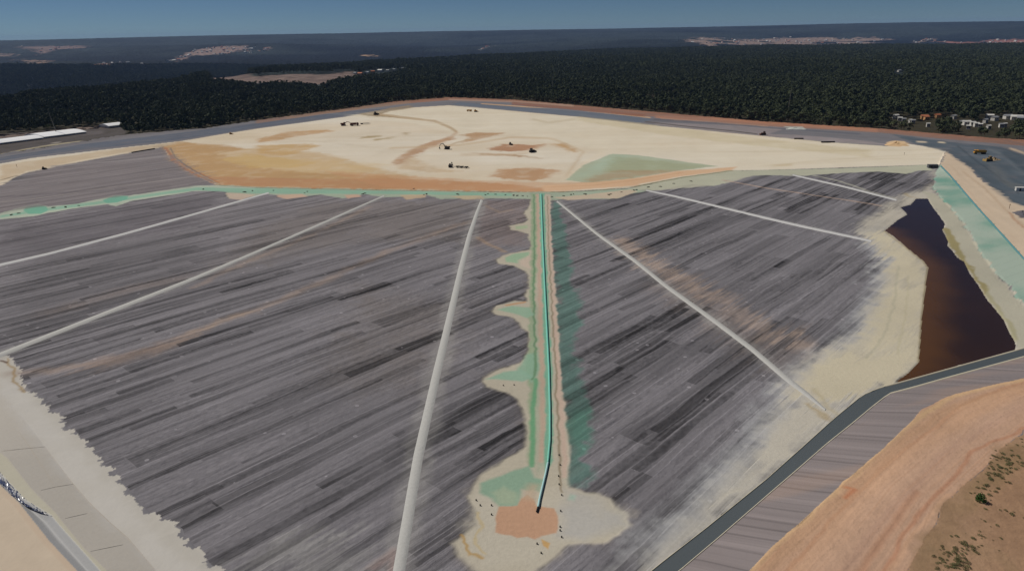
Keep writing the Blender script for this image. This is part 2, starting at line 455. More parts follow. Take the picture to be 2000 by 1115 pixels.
# ------------------------------------------------------------------ painted colours of the near ground
def paint_list():
    P = []
    def p(pts, c, soft=1.0, op=1.0, warp=1.5, streak=None): P.append(('poly', S(pts)[:, :2], np.array(A(*c)), soft, op, warp, streak))
    def l(pts, c, wd, soft=1.0, op=1.0, warp=1.0, streak=None):
        a = np.array(pts, float)
        if a[:, 1].mean() < 345 and len(a) > 1:
            a = resample(a, max(len(a), int(np.hypot(*(a[-1] - a[0])) / 12) + 2)); t_ = np.gradient(a, axis=0); t_ /= np.hypot(t_[:, 0], t_[:, 1])[:, None]
            n_ = np.stack([-t_[:, 1], t_[:, 0]], 1) * max(wd * .75, .55)
            P.append(('poly', cat([S(a + n_)[:, :2], S(a - n_)[::-1, :2]]), np.array(A(*c)), min(soft * 1.3, 6), op, warp, streak)); return
        P.append(('line', S(pts)[:, :2], np.array(A(*c)), soft, op, warp, streak, wd))
    # --- sand flat
    p([(319, 288), (352, 277), (470, 290), (560, 292), (640, 300), (700, 320), (830, 352), (1000, 360), (1060, 375), (751, 370), (500, 365), (432, 361), (377, 340), (332, 310)], (198, 170, 130), 6, .8, 5)
    p([(319, 288), (352, 277), (440, 283), (480, 292), (420, 300), (470, 310), (510, 328), (600, 336), (751, 345), (800, 356), (900, 366), (751, 370), (500, 365), (432, 361), (377, 340), (332, 310)], (182, 145, 100), 5, .8, 5)
    p([(400, 345), (500, 347), (700, 350), (780, 349), (960, 357), (1060, 366), (1060, 375), (751, 370), (500, 365), (432, 361)], (182, 138, 102), 3, .85, 3)
    p([(620, 332), (790, 344), (960, 353), (1100, 357), (1226, 352), (1250, 362), (1100, 373), (1060, 375), (751, 366)], (196, 148, 110), 3, .55, 3)
    p([(430, 312), (480, 300), (560, 310), (620, 318), (560, 330), (490, 328)], (196, 164, 108), 4, .8, 6)
    p([(420, 310), (500, 305), (640, 312), (760, 322), (700, 338), (560, 335), (470, 322)], (206, 178, 130), 8, .4, 8)
    p([(640, 222), (900, 208), (1120, 230), (1500, 268), (1731, 287), (1827, 292), (1830, 318), (1430, 330), (1380, 316), (1200, 300), (1000, 262), (900, 262), (800, 240)], (219, 209, 188), 12, .75, 8)
    p([(560, 262), (700, 255), (840, 262), (850, 285), (760, 310), (640, 300), (520, 290)], (214, 203, 184), 10, .55, 9)
    p([(530, 293), (566, 290), (568, 297), (540, 300)], (222, 208, 180), 2, .6, 2)
    for q, c in (([(505, 272), (560, 258), (640, 253), (650, 257), (580, 266), (540, 275), (505, 278)], (188, 150, 108)),
                 ([(500, 284), (600, 281), (625, 286), (560, 304), (505, 300)], (196, 162, 112)),
                 ([(705, 267), (740, 264), (742, 267), (705, 271)], (170, 150, 112)), ([(727, 273), (765, 267), (768, 270), (730, 275)], (170, 150, 112)),
                 ([(785, 260), (800, 259), (790, 264)], (172, 152, 118)),
                 ([(770, 318), (785, 303), (830, 281), (882, 267), (884, 271), (850, 285), (808, 305), (790, 320), (774, 322)], (176, 138, 106)),
                 ([(900, 264), (930, 259), (985, 260), (950, 269), (905, 279), (915, 268)], (180, 142, 104)),
                 ([(955, 290), (985, 282), (1000, 281), (1040, 284), (1065, 282), (1045, 292), (1000, 296), (960, 293)], (170, 122, 88)),
                 ([(1078, 282), (1100, 280), (1125, 292), (1122, 298), (1100, 290)], (188, 150, 104)),
                 ([(955, 345), (975, 331), (1040, 328), (1092, 333), (1072, 347), (1040, 353), (985, 350)], (184, 142, 104)),
                 ([(925, 299), (1000, 302), (1060, 310), (1000, 306), (940, 303)], (176, 146, 116)),
                 ([(800, 306), (860, 330), (900, 335), (850, 338), (775, 328)], (200, 178, 148)),
                 ([(700, 223), (745, 214), (800, 206), (806, 211), (760, 218), (742, 224), (780, 230), (720, 228)], (152, 134, 108))):
        p(q, c, 5, .85, 5)
    l([(740, 224), (800, 231), (850, 237), (880, 250), (892, 258)], (176, 150, 116), 3.0, 2, .75)
    l([(892, 258), (882, 268), (840, 281), (800, 296), (772, 318)], (186, 152, 120), 3.5, 2.5, .6)
    l([(868, 291), (890, 279), (925, 271)], (180, 156, 124), 1.6, 1.5, .7)
    l([(760, 290), (900, 284), (1000, 268), (1080, 271), (1140, 296), (1105, 345)], (196, 172, 140), 2.5, 2.5, .55)
    l([(1062, 284), (1040, 296), (1000, 302), (900, 302)], (200, 176, 146), 4, 3, .4)
    l([(1110, 349), (1140, 318), (1180, 300)], (222, 208, 184), 4, 3, .6)
    l([(1040, 233), (1070, 240), (1125, 233)], (196, 182, 156), 3, 3, .6)
    l([(1130, 229), (1300, 256), (1500, 280), (1700, 300)], (198, 184, 148), 10, 14, .5, 4)
    l([(1510, 324), (1545, 322)], (196, 176, 140), 3, 3, .5)
    p([(1105, 352), (1140, 322), (1195, 301), (1240, 303), (1400, 325), (1300, 337), (1230, 350), (1150, 357)], (170, 180, 156), 1.5, .9, 1.5)
    p([(1115, 350), (1160, 322), (1195, 303), (1230, 305), (1210, 320), (1140, 345)], (172, 190, 170), 8, .6, 3)
    p([(1200, 306), (1395, 325), (1300, 336), (1180, 335)], (158, 160, 126), 7, .55, 5)
    p([(1140, 352), (1200, 333), (1330, 333), (1250, 345), (1150, 357)], (172, 140, 108), 6, .6, 4)
    p([(1060, 362), (1150, 357), (1250, 347), (1320, 335), (1440, 326), (1430, 333), (1327, 345), (1226, 364), (1100, 372), (1060, 373)], (212, 176, 142), 2, .95, 1.5)
    l([(1060, 366), (1160, 362), (1240, 352), (1330, 338)], (198, 158, 122), 1.2, 1, .6)
    p([(0, 355), (0, 322), (200, 295), (352, 277), (319, 286), (201, 306), (50, 336)], (200, 180, 152), 3, .9, 2)
    p([(319, 288), (327, 289), (345, 314), (400, 342), (430, 358), (415, 359), (377, 341), (337, 316)], (176, 116, 70), .8, .95, 1.2)
    l([(333, 289), (342, 308), (370, 328), (410, 352), (430, 361)], (110, 106, 100), 1.5, .6, .95, .5)
    l([(350, 320), (385, 339), (428, 360)], (206, 182, 146), .9, .7, .8, .5)
    l([(0, 352), (16, 348), (35, 343)], (110, 98, 84), 1.0, .8, .7)
    l([(50, 336), (83, 330), (163, 313), (251, 298)], (220, 205, 180), 1.6, 1.2, .7)
    # --- ring road tones
    p([(-100, 325), (0, 308), (161, 282), (352, 260), (500, 241), (660, 219), (760, 212), (700, 223), (620, 234), (500, 250), (352, 273), (200, 289), (60, 305), (-100, 330)], (92, 99, 112), 2.5, .9, 2)
    p([(660, 220), (760, 205), (877, 196), (1000, 200), (1251, 226), (1500, 247), (1714, 259), (1850, 272), (2000, 285), (2100, 290), (2100, 275), (1927, 270), (1714, 252), (1500, 239), (1251, 217), (1000, 195), (877, 190), (764, 199), (600, 224)], (150, 110, 90), 1.5, .95, 2)
    l([(500, 239), (676, 214), (764, 203)], (140, 110, 94), 3.5, 2, .8)
    l([(560, 231), (701, 212), (800, 200)], (150, 124, 106), 3, 2, .7)
    l([(877, 195), (1000, 199), (1120, 208)], (172, 142, 124), 2, 1.5, .8)
    l([(940, 203), (1000, 207), (1150, 219), (1270, 230)], (206, 170, 136), 1.3, 1, .9)
    l([(1000, 202), (1120, 212), (1260, 226)], (146, 98, 74), 4, 2, .8)
    l([(1280, 228), (1400, 235), (1500, 243), (1600, 249), (1714, 256)], (176, 126, 100), 4, 2, .85)
    l([(1290, 232), (1400, 240), (1500, 247)], (176, 140, 118), 2, 1.5, .7)
    p([(1530, 247), (1568, 248), (1575, 255), (1545, 253)], (196, 200, 192), 1, .95, 1)
    p([(1540, 249), (1500, 262), (1560, 264), (1700, 276), (1740, 284), (1620, 277), (1450, 262), (1300, 246), (1260, 238), (1400, 244)], (152, 142, 142), 3, .8, 2)
    p([(1000, 209), (1100, 213), (1251, 229), (1276, 234), (1250, 240), (1125, 227), (1000, 216), (880, 204), (900, 200)], (108, 116, 128), 1.5, .9, 1.5)
    l([(1260, 238), (1340, 247), (1430, 256), (1480, 262)], (88, 84, 80), 1.2, 1, .85)
    l([(1276, 233), (1400, 241), (1520, 251), (1680, 262)], (98, 100, 108), 2, 2, .8)
    p([(1731, 278), (1745, 275), (1765, 276), (1776, 282), (1760, 287), (1735, 286)], (214, 184, 146), 1.2, .95, 1.5)
    # yard with the white sheds, upper left
    p([(-200, 330), (-200, 268), (0, 262), (88, 255), (176, 247), (245, 240), (245, 262), (226, 266), (161, 277), (0, 301)], (88, 82, 80), 3, .95, 3)
    l([(-40, 272), (60, 262), (150, 252), (210, 247)], (128, 112, 104), 3.5, 4, .8, 3)
    l([(0, 302), (50, 292), (90, 285), (160, 276)], (176, 166, 140), 1.6, 2, .8, 2)
    l([(100, 280), (118, 278)], (170, 162, 152), 1.2, 2, .8)
    l([(120, 262), (160, 262), (200, 258)], (108, 102, 102), 4, 4, .6, 3)
    # dark haul area on the right
    p([(1740, 262), (1850, 277), (1952, 287), (2000, 303), (2200, 330), (2200, 460), (2000, 402), (1975, 395), (1938, 367), (1897, 329), (1847, 295), (1790, 282)], (84, 95, 104), 3, .95, 2)
    l([(1870, 285), (1905, 313), (1950, 345), (1990, 378)], (62, 70, 77), 1.2, 1.0, .8)
    p([(1930, 318), (1955, 330), (1975, 355), (2000, 362), (2000, 378), (1965, 362), (1935, 335)], (106, 110, 112), 3, .7, 3)
    l([(1930, 291), (1965, 305), (1985, 330), (2000, 340)], (112, 119, 124), 3, 3, .7)
    l([(1960, 300), (1990, 322), (2010, 335)], (66, 78, 88), 4, 3, .7)
    l([(1972, 290), (1995, 297), (2010, 304)], (196, 176, 152), 2.5, 1.5, .9)
    l([(1790, 277), (1810, 278)], (206, 190, 166), 2, 1.2, .8); l([(1832, 278), (1845, 279)], (212, 196, 170), 2, 1.2, .8)
    # --- crest bench on the right
    l([(1880, 335), (1920, 365), (1960, 405), (2000, 440)], (184, 160, 134), .8, 1, .6)
    l([(1972, 415), (1985, 432), (2000, 445)], (178, 142, 116), .7, .7, .8)
    p([(1985, 412), (2000, 410), (2010, 425), (1992, 425)], (92, 90, 96), .8, .95, .8)
    # --- teal drain along the top of the pad
    top = [(432, 361), (500, 366), (751, 371), (1000, 375), (1100, 375), (1226, 368), (1327, 348), (1427, 334), (1500, 333), (1676, 328), (1812, 323), (1819, 333)]
    p(top + [q for q in teal_low[::-1] if q[0] > 440 and q[0] < 1800], (164, 176, 155), 1.2, .95, 1.5, 0)
    p([(1226, 368), (1327, 348), (1427, 334), (1500, 333), (1676, 328), (1812, 323), (1819, 333), (1794, 333), (1771, 340), (1714, 335), (1623, 339), (1560, 344), (1500, 342), (1472, 343), (1417, 358), (1392, 363), (1269, 373)], (184, 182, 162), 2, .85, 2, 0)
    p([q for q in teal_up if q[0] >= -100] + [(500, 366), (500, 374), (447, 374)] + [q for q in teal_low[::-1] if q[0] >= -100 and q[0] < 430], (176, 186, 168), .7, .95, 1.2, 0)
    p([(0, 421), (100, 405), (196, 393), (327, 374), (385, 366), (500, 368), (751, 373), (1000, 378), (1000, 383), (751, 379), (500, 378), (385, 372), (327, 379), (196, 398), (100, 411), (0, 425)], (136, 176, 154), .9, .8, 1.2, 0)
    p([(45, 411), (52, 403), (75, 400), (92, 404), (93, 412), (78, 418), (55, 418)], (116, 172, 148), .6, .95, .6, 0)
    p([(200, 391), (225, 382), (250, 383), (249, 389), (228, 396), (208, 397)], (116, 170, 148), .6, .95, .6, 0)
    l([(432, 363), (500, 367), (751, 372), (1000, 376)], (92, 104, 84), .5, .4, .9, .3, 0)  # thin shadow along the ditch top, painted as a dark line
    l([(1075, 376), (1160, 373), (1240, 364), (1330, 347), (1430, 334)], (132, 130, 92), .6, .5, .7, .4, 0)
    p([(440, 377), (470, 378), (500, 381), (470, 391), (447, 388)], (196, 176, 158), 1, .9, 1, 0)
    p([(540, 381), (590, 379), (600, 384), (560, 389), (542, 385)], (200, 170, 148), .8, .9, 1, 0)
    p([(670, 381), (700, 380), (706, 384), (680, 388)], (200, 166, 144), .8, .9, 1, 0)
    p([(780, 381), (832, 380), (830, 386), (795, 390)], (190, 168, 138), .8, .85, 1, 0)
    p([(880, 383), (940, 382), (945, 389), (905, 390)], (190, 172, 142), .8, .85, 1, 0)
    p([(1080, 386), (1150, 380), (1230, 370), (1245, 374), (1205, 388), (1160, 388), (1110, 391)], (196, 178, 156), 1, .9, 1, 0)
    # --- ore pad tones
    p([(-200, 440), (0, 365), (83, 331), (319, 288), (415, 360), (377, 364), (196, 388), (95, 402), (0, 415), (-200, 460)], (132, 124, 124), 6, .8, 4, .35)
    l([(-40, 400), (100, 384), (230, 364), (380, 345)], (160, 152, 148), 1.2, 1.2, .8, .8, .3)
    l([(100, 325), (230, 315), (325, 305)], (152, 146, 146), 1.6, 1.6, .7, .8, .3)
    l([(-20, 387), (100, 378), (200, 372)], (108, 102, 106), 3, 3, .6, 2, .3)
    p([(620, 395), (930, 392), (900, 470), (700, 470), (480, 520), (400, 540), (500, 450)], (124, 117, 115), 14, .8, 10)
    p([(945, 392), (1035, 390), (1030, 480), (920, 480)], (132, 119, 116), 6, .7, 4)
    p([(700, 560), (900, 600), (880, 700), (800, 760), (640, 740)], (118, 111, 108), 16, .6, 10)
    p([(0, 440), (250, 400), (420, 380), (380, 440), (0, 520)], (102, 97, 102), 12, .6, 8)
    p([(60, 480), (420, 450), (360, 560), (100, 640), (0, 660)], (104, 101, 104), 16, .5, 10)
    l([(20, 730), (120, 720), (210, 706), (330, 672), (445, 622), (500, 606), (640, 545), (760, 490), (880, 445), (920, 432)], (158, 140, 128), 2.4, 3.4, .6, 2.5, .6)
    l([(180, 712), (210, 706), (280, 690), (330, 672)], (158, 136, 122), 4, 5, .5, 2.5, .6)
    l([(380, 650), (445, 622), (480, 612)], (164, 144, 128), 2, 2.5, .5, 2.5, .6)
    l([(380, 560), (480, 512), (560, 480), (640, 445), (720, 405)], (156, 140, 130), 1.8, 2.2, .6, 2, .6)
    l([(100, 610), (250, 565), (350, 545)], (134, 122, 116), 5, 6, .5, 3)
    l([(930, 463), (960, 480), (985, 492)], (160, 138, 118), 1.5, 1.5, .7, 1, .4)
    l([(945, 400), (975, 415), (1000, 410)], (158, 138, 118), 1.5, 1.5, .4, 1, .4)
    l([(1215, 470), (1280, 520), (1400, 590), (1500, 640), (1600, 695)], (176, 156, 142), 5, 7, .75, 4, .5)
    l([(1300, 560), (1400, 620), (1500, 690), (1560, 730)], (146, 134, 128), 8, 9, .5, 4, .7)
    l([(1412, 352), (1500, 368), (1580, 380), (1680, 395), (1720, 402)], (184, 160, 144), 1.2, 1.2, .85, .8, .3)
    l([(1590, 343), (1640, 354), (1700, 375), (1748, 388)], (178, 176, 164), 1.6, 1.5, .75, .8, .3)
    for L_, hw_ in PATHS: l(L_, (156, 153, 150), hw_ + 1.4, 2.2, .5, 2.0, .6)
    # teal tinge beside the drain
    p([(1076, 394), (1094, 397), (1101, 445), (1118, 510), (1118, 551), (1135, 598), (1132, 643), (1121, 667), (1132, 735), (1149, 774), (1159, 858), (1139, 885), (1156, 942), (1108, 950), (1100, 800), (1090, 667)], (92, 122, 114), 1.5, .85, 3.5, .6)
    p([(1100, 820), (1150, 790), (1156, 860), (1125, 900)], (94, 142, 124), 3, .5, 3, .5)
    # --- central drain
    cl = [(1040, 378), (1036, 392), (1031, 408), (1022, 418), (1031, 429), (1020, 436), (992, 441), (1000, 449), (1030, 457), (1036, 475), (1034, 487), (1000, 494), (978, 500), (970, 508), (975, 516), (1000, 519), (1025, 530),
          (1031, 545), (1032, 560), (1026, 575), (1027, 588), (1000, 588), (970, 597), (957, 605), (966, 614), (1000, 620), (1020, 637), (1029, 650), (1031, 680), (1026, 700), (1005, 712), (970, 722), (945, 735), (940, 744),
          (950, 756), (971, 762), (994, 768), (1012, 782), (1023, 807), (1026, 841), (1023, 872), (1008, 886), (978, 900), (945, 922), (924, 948), (913, 972), (926, 998), (924, 1026), (904, 1043), (880, 1059), (894, 1083),
          (927, 1110), (944, 1135), (1030, 1135), (1045, 1108), (1075, 1096), (1109, 1066), (1139, 1060), (1179, 1061), (1216, 1043), (1236, 1024), (1222, 1003), (1196, 979), (1163, 962), (1112, 950), (1111, 908), (1109, 841), (1102, 800),
          (1098, 760), (1094, 738), (1091, 667), (1087, 598), (1080, 530), (1076, 462), (1074, 394), (1075, 380)]
    p(cl, (118, 106, 98), 3.5, .45, 2.5, .6)
    p(cl, (186, 178, 160), .9, .96, 1.2, 0)
    p([(930, 960), (1100, 955), (1225, 1010), (1110, 1060), (1040, 1110), (940, 1110), (900, 1060)], (194, 187, 172), 4, .6, 3, 0)
    p([(1105, 958), (1163, 968), (1215, 1005), (1225, 1025), (1140, 1050), (1095, 1045)], (176, 173, 167), 3, .9, 1.5, 0)
    p([(1038, 378), (1048, 378), (1050, 470), (1046, 560), (1046, 690), (1050, 735), (1046, 800), (1043, 905), (1030, 905), (1034, 800), (1030, 730), (1034, 640), (1036, 500)], (142, 162, 130), .8, .85, 1.2, 0)
    p([(1040, 600), (1062, 600), (1066, 740), (1070, 840), (1062, 915), (1045, 925), (1042, 740)], (158, 168, 146), 1.5, .7, 1.5, 0)
    p([(1012, 720), (1032, 690), (1050, 690), (1055, 730), (1040, 745)], (136, 170, 146), 1.2, .85, 1.2, 0)
    l([(1043, 380), (1044, 470), (1042, 560), (1045, 660), (1046, 730), (1040, 740)], (104, 136, 104), .45, .4, .9, .6, 0)
    l([(1047, 740), (1041, 800), (1040, 860), (1038, 910)], (104, 156, 118), .7, .5, .9, .5, 0)
    l([(1050, 380), (1053, 500), (1056, 640), (1060, 760), (1058, 900)], (188, 160, 142), .9, .7, .75, .6, 0)
    p([(1053, 378), (1063, 378), (1067, 470), (1072, 600), (1078, 720), (1080, 830), (1078, 900), (1062, 930), (1062, 880), (1066, 800), (1063, 690), (1060, 600), (1056, 470)], (112, 166, 142), .5, .9, .7, 0)
    p([(1073, 384), (1070, 384), (1074, 470), (1080, 600), (1086, 720), (1092, 830), (1098, 930), (1108, 930), (1104, 830), (1097, 750), (1088, 620), (1078, 480)], (196, 172, 156), .7, .85, .8, 0)
    l([(1069, 384), (1073, 500), (1079, 610), (1084, 700), (1089, 800), (1092, 900), (1096, 960)], (124, 108, 84), .35, .35, .65, .7, 0)
    # spurs
    p([(1030, 492), (1005, 496), (985, 503), (990, 512), (1010, 514), (1035, 500)], (150, 178, 148), .8, .9, 1, 0)
    p([(1036, 497), (1010, 510), (1020, 520), (1036, 525)], (198, 180, 164), 1.5, .8, 1, 0)
    p([(1030, 440), (1005, 442), (1008, 448), (1032, 446)], (164, 178, 146), .8, .9, .8, 0)
    p([(970, 605), (1000, 597), (1034, 600), (1045, 614), (1032, 620), (1005, 612)], (146, 176, 152), .8, .9, 1, 0)
    l([(990, 596), (1024, 590)], (190, 138, 92), .7, .6, .8, .5, 0)
    p([(948, 740), (985, 726), (1020, 722), (1040, 735), (1020, 744), (990, 742)], (140, 174, 152), .9, .9, 1, 0)
    p([(941, 942), (985, 925), (1033, 910), (1042, 930), (1062, 935), (1055, 960), (1021, 955), (1011, 987), (974, 990), (961, 975), (939, 962)], (134, 164, 142), .8, .92, .8, 0)
    p([(960, 960), (985, 948), (1010, 962), (1008, 984), (975, 986)], (166, 176, 150), 1.2, .7, 1, 0)
    p([(974, 990), (1008, 987), (1017, 972), (1030, 966), (1045, 972), (1052, 988), (1085, 992), (1089, 1000), (1088, 1040), (1060, 1046), (1048, 1053), (1030, 1048), (1010, 1051), (994, 1046), (967, 1040), (966, 1016)], (190, 150, 122), .35, .95, .7, 0)
    p([(1018, 972), (1035, 942), (1050, 945), (1048, 975)], (186, 164, 140), 1.5, .7, 1, 0)
    l([(895, 1045), (912, 1065), (918, 1085), (940, 1090)], (176, 142, 84), .5, .5, .8, 2.0, 0)
    l([(930, 1000), (938, 1030), (930, 1060), (945, 1080)], (190, 172, 132), .4, .4, .7, 1.6, 0)
    p([(1058, 1052), (1075, 1060), (1070, 1072), (1060, 1066)], (196, 152, 84), .3, .8, .5, 0)
    p([(1112, 966), (1124, 968), (1120, 978), (1110, 976)], (150, 186, 168), .8, .6, .5, 0)
    # pale scatter at the foot of the pad
    p([(430, 1130), (470, 1080), (560, 1060), (680, 1070), (760, 1100), (740, 1150)], (150, 148, 146), 5, .6, 5, .8)
    l([(730, 1105), (770, 1080), (765, 1115)], (164, 142, 136), 1.2, 1.5, .6)
    # --- salt crust on the right: widening pale rim
    cr = [(1751, 391), (1719, 403), (1726, 411), (1676, 436), (1673, 448), (1696, 471), (1727, 489), (1738, 506), (1722, 543), (1707, 591), (1693, 618), (1683, 652), (1611, 683), (1577, 713), (1545, 751), (1530, 800),
          (1490, 860), (1440, 920), (1380, 985), (1310, 1060), (1250, 1120), (1300, 1092), (1496, 936), (1629, 817), (1700, 762), (1983, 684), (2040, 668), (2040, 650), (2000, 591), (1945, 533), (1904, 475), (1877, 426), (1834, 381), (1824, 366), (1827, 340), (1819, 333), (1822, 356), (1809, 368), (1784, 377), (1754, 383)]
    p([(1710, 420), (1668, 440), (1690, 478), (1715, 500), (1700, 560), (1680, 630), (1600, 680), (1540, 730), (1500, 800), (1440, 880), (1340, 985), (1200, 1120), (1300, 1092), (1560, 880), (1740, 745), (1790, 560)], (150, 149, 151), 8, .65, 6, .5)
    p([(1720, 435), (1685, 447), (1715, 490), (1722, 530), (1705, 600), (1680, 655), (1600, 700), (1550, 750), (1520, 810), (1450, 890), (1350, 1000), (1230, 1110), (1300, 1092), (1560, 880), (1740, 745), (1790, 560)], (172, 172, 170), 6, .7, 5, .25)
    l([(1700, 478), (1738, 508), (1722, 543), (1706, 595), (1690, 625), (1680, 655), (1611, 690), (1575, 718), (1540, 760), (1500, 835), (1440, 905), (1370, 985), (1290, 1070)], (188, 189, 192), 4, 7, .6, 2, .2)
    p(cr, (193, 186, 171), 5.0, .85, 3, 0)
    p([(1660, 780), (1560, 770), (1600, 700), (1690, 660), (1720, 600), (1740, 520), (1700, 455), (1730, 452), (1771, 485), (1805, 512), (1807, 563), (1797, 700), (1740, 750)], (200, 190, 164), 5, .8, 3, 0)
    l([(1590, 760), (1620, 800), (1640, 812)], (176, 164, 132), .8, 1, .5, 1, 0)
    l([(1580, 790), (1600, 808), (1622, 818)], (164, 142, 96), .8, 1.2, .6, 1.5, 0)
    l([(1755, 520), (1745, 600), (1725, 660), (1690, 700)], (172, 168, 148), .5, .5, .5, .8, 0)
    l([(1775, 540), (1768, 620), (1752, 690)], (184, 176, 148), .4, .4, .5, .8, 0)
    l([(1727, 451), (1771, 485), (1805, 512), (1812, 523), (1807, 563), (1797, 666), (1794, 707)], (156, 138, 98), .5, .7, .7, .4, 0)
    p([(1834, 381), (1877, 426), (1904, 475), (1945, 533), (1986, 581), (2040, 650), (2000, 690), (1984, 669), (1962, 625), (1928, 584), (1884, 511), (1852, 481), (1847, 438), (1817, 396), (1813, 388), (1800, 372)], (178, 174, 156), 1, .9, 2, 0)
    p([(1842, 445), (1855, 448), (1870, 470), (1878, 490), (1890, 515), (1900, 520), (1905, 540), (1930, 560), (1925, 580), (1894, 530), (1862, 491), (1850, 475)], (146, 134, 88), .8, .85, 1.5, 0)
    p([(1925, 560), (1950, 600), (1975, 630), (1990, 660), (1982, 668), (1950, 612), (1925, 580)], (160, 154, 118), .8, .7, 1.5, 0)
    l([(1790, 386), (1775, 384), (1770, 378)], (150, 128, 80), 1.2, 1.5, .5, 1.5, 0)
    # --- lower left
    p([(0, 768), (60, 850), (150, 960), (260, 1070), (330, 1150), (420, 1150), (300, 1040), (200, 930), (110, 830), (40, 760), (0, 740)], (200, 196, 190), 2.5, .6, 2, 0)
    l([(12, 700), (22, 715), (25, 745), (45, 765)], (158, 132, 92), .4, .5, .8, 1.2, 0)
    l([(0, 704), (14, 708)], (88, 60, 44), .5, .4, .9, .4, 0)
    # --- haul road ruts
    for pts_, c_, w_, o_ in (([(1540, 1115), (1620, 1020), (1720, 915), (1800, 855), (1880, 790), (2000, 745)], (178, 130, 100), .45, .6), ([(1490, 1115), (1600, 1010), (1690, 930), (1780, 850), (1850, 800), (2000, 752)], (186, 148, 116), 1.6, .6),
                             ([(1730, 1115), (1765, 1040), (1805, 990), (1850, 945), (1900, 880), (1960, 855), (2000, 835)], (174, 124, 96), .5, .65), ([(1740, 1115), (1785, 1040), (1850, 965)], (204, 164, 134), .5, .7),
                             ([(1650, 1115), (1710, 1030), (1790, 945), (1850, 880), (2000, 790)], (180, 146, 126), 1.0, .6), ([(1680, 1115), (1720, 1055), (1790, 960)], (172, 128, 102), .8, .6),
                             ([(1560, 1115), (1640, 1030), (1760, 905), (1900, 800), (2000, 765)], (204, 164, 132), 2.5, .6), ([(1600, 1115), (1700, 990), (1820, 880), (2000, 780)], (196, 162, 138), 2.0, .5),
                             ([(1640, 948), (1670, 955), (1650, 970)], (184, 118, 84), .6, .7), ([(1430, 1147), (1510, 1066), (1650, 940), (1783, 822), (1862, 773), (2000, 740)], (206, 172, 132), .9, .8),
                             ([(1990, 1115), (1960, 1000), (2000, 900)], (160, 122, 92), 5, .3)):
        l(pts_, c_, w_, w_ * .9, o_, .6)
    p([(1760, 1150), (1800, 1050), (1830, 990), (1880, 960), (1900, 985), (1880, 1040), (1850, 1115), (1850, 1150)], (136, 112, 84), 2.5, .6, 3)
    p([(1890, 945), (1930, 900), (1960, 880), (2010, 850), (2010, 900), (1960, 930), (1930, 950), (1890, 990)], (132, 110, 80), 2.5, .6, 3)
    return P

BASE = {'ground': A(62, 58, 44), 'ring_road': A(120, 118, 122), 'sand_flat': A(208, 192, 164), 'ore_pad': A(124, 121, 125), 'green_slope': A(134, 166, 150),
        'crest_bench': A(202, 183, 160), 'salt_crust': A(188, 183, 174), 'panel_slope': A(190, 183, 172), 'lip': A(186, 181, 164), 'channel_bed': A(160, 160, 160),
        'lower_road': A(198, 182, 162), 'liner_ditch': A(72, 78, 81), 'lined_slope': A(128, 119, 118), 'haul_road': A(187, 153, 129), 'bank': A(168, 136, 109)}
NAMES = list(BASE)
RMAT = {'ground': M_LAND, 'ring_road': M_ROAD, 'sand_flat': M_SAND, 'ore_pad': M_ORE, 'green_slope': M_LINER, 'crest_bench': M_SAND, 'salt_crust': M_SAND, 'panel_slope': M_LINER,
        'lip': M_SAND, 'channel_bed': M_LINER, 'lower_road': M_SAND, 'liner_ditch': M_LINER, 'lined_slope': M_LINER, 'haul_road': M_EARTH, 'bank': M_EARTH}

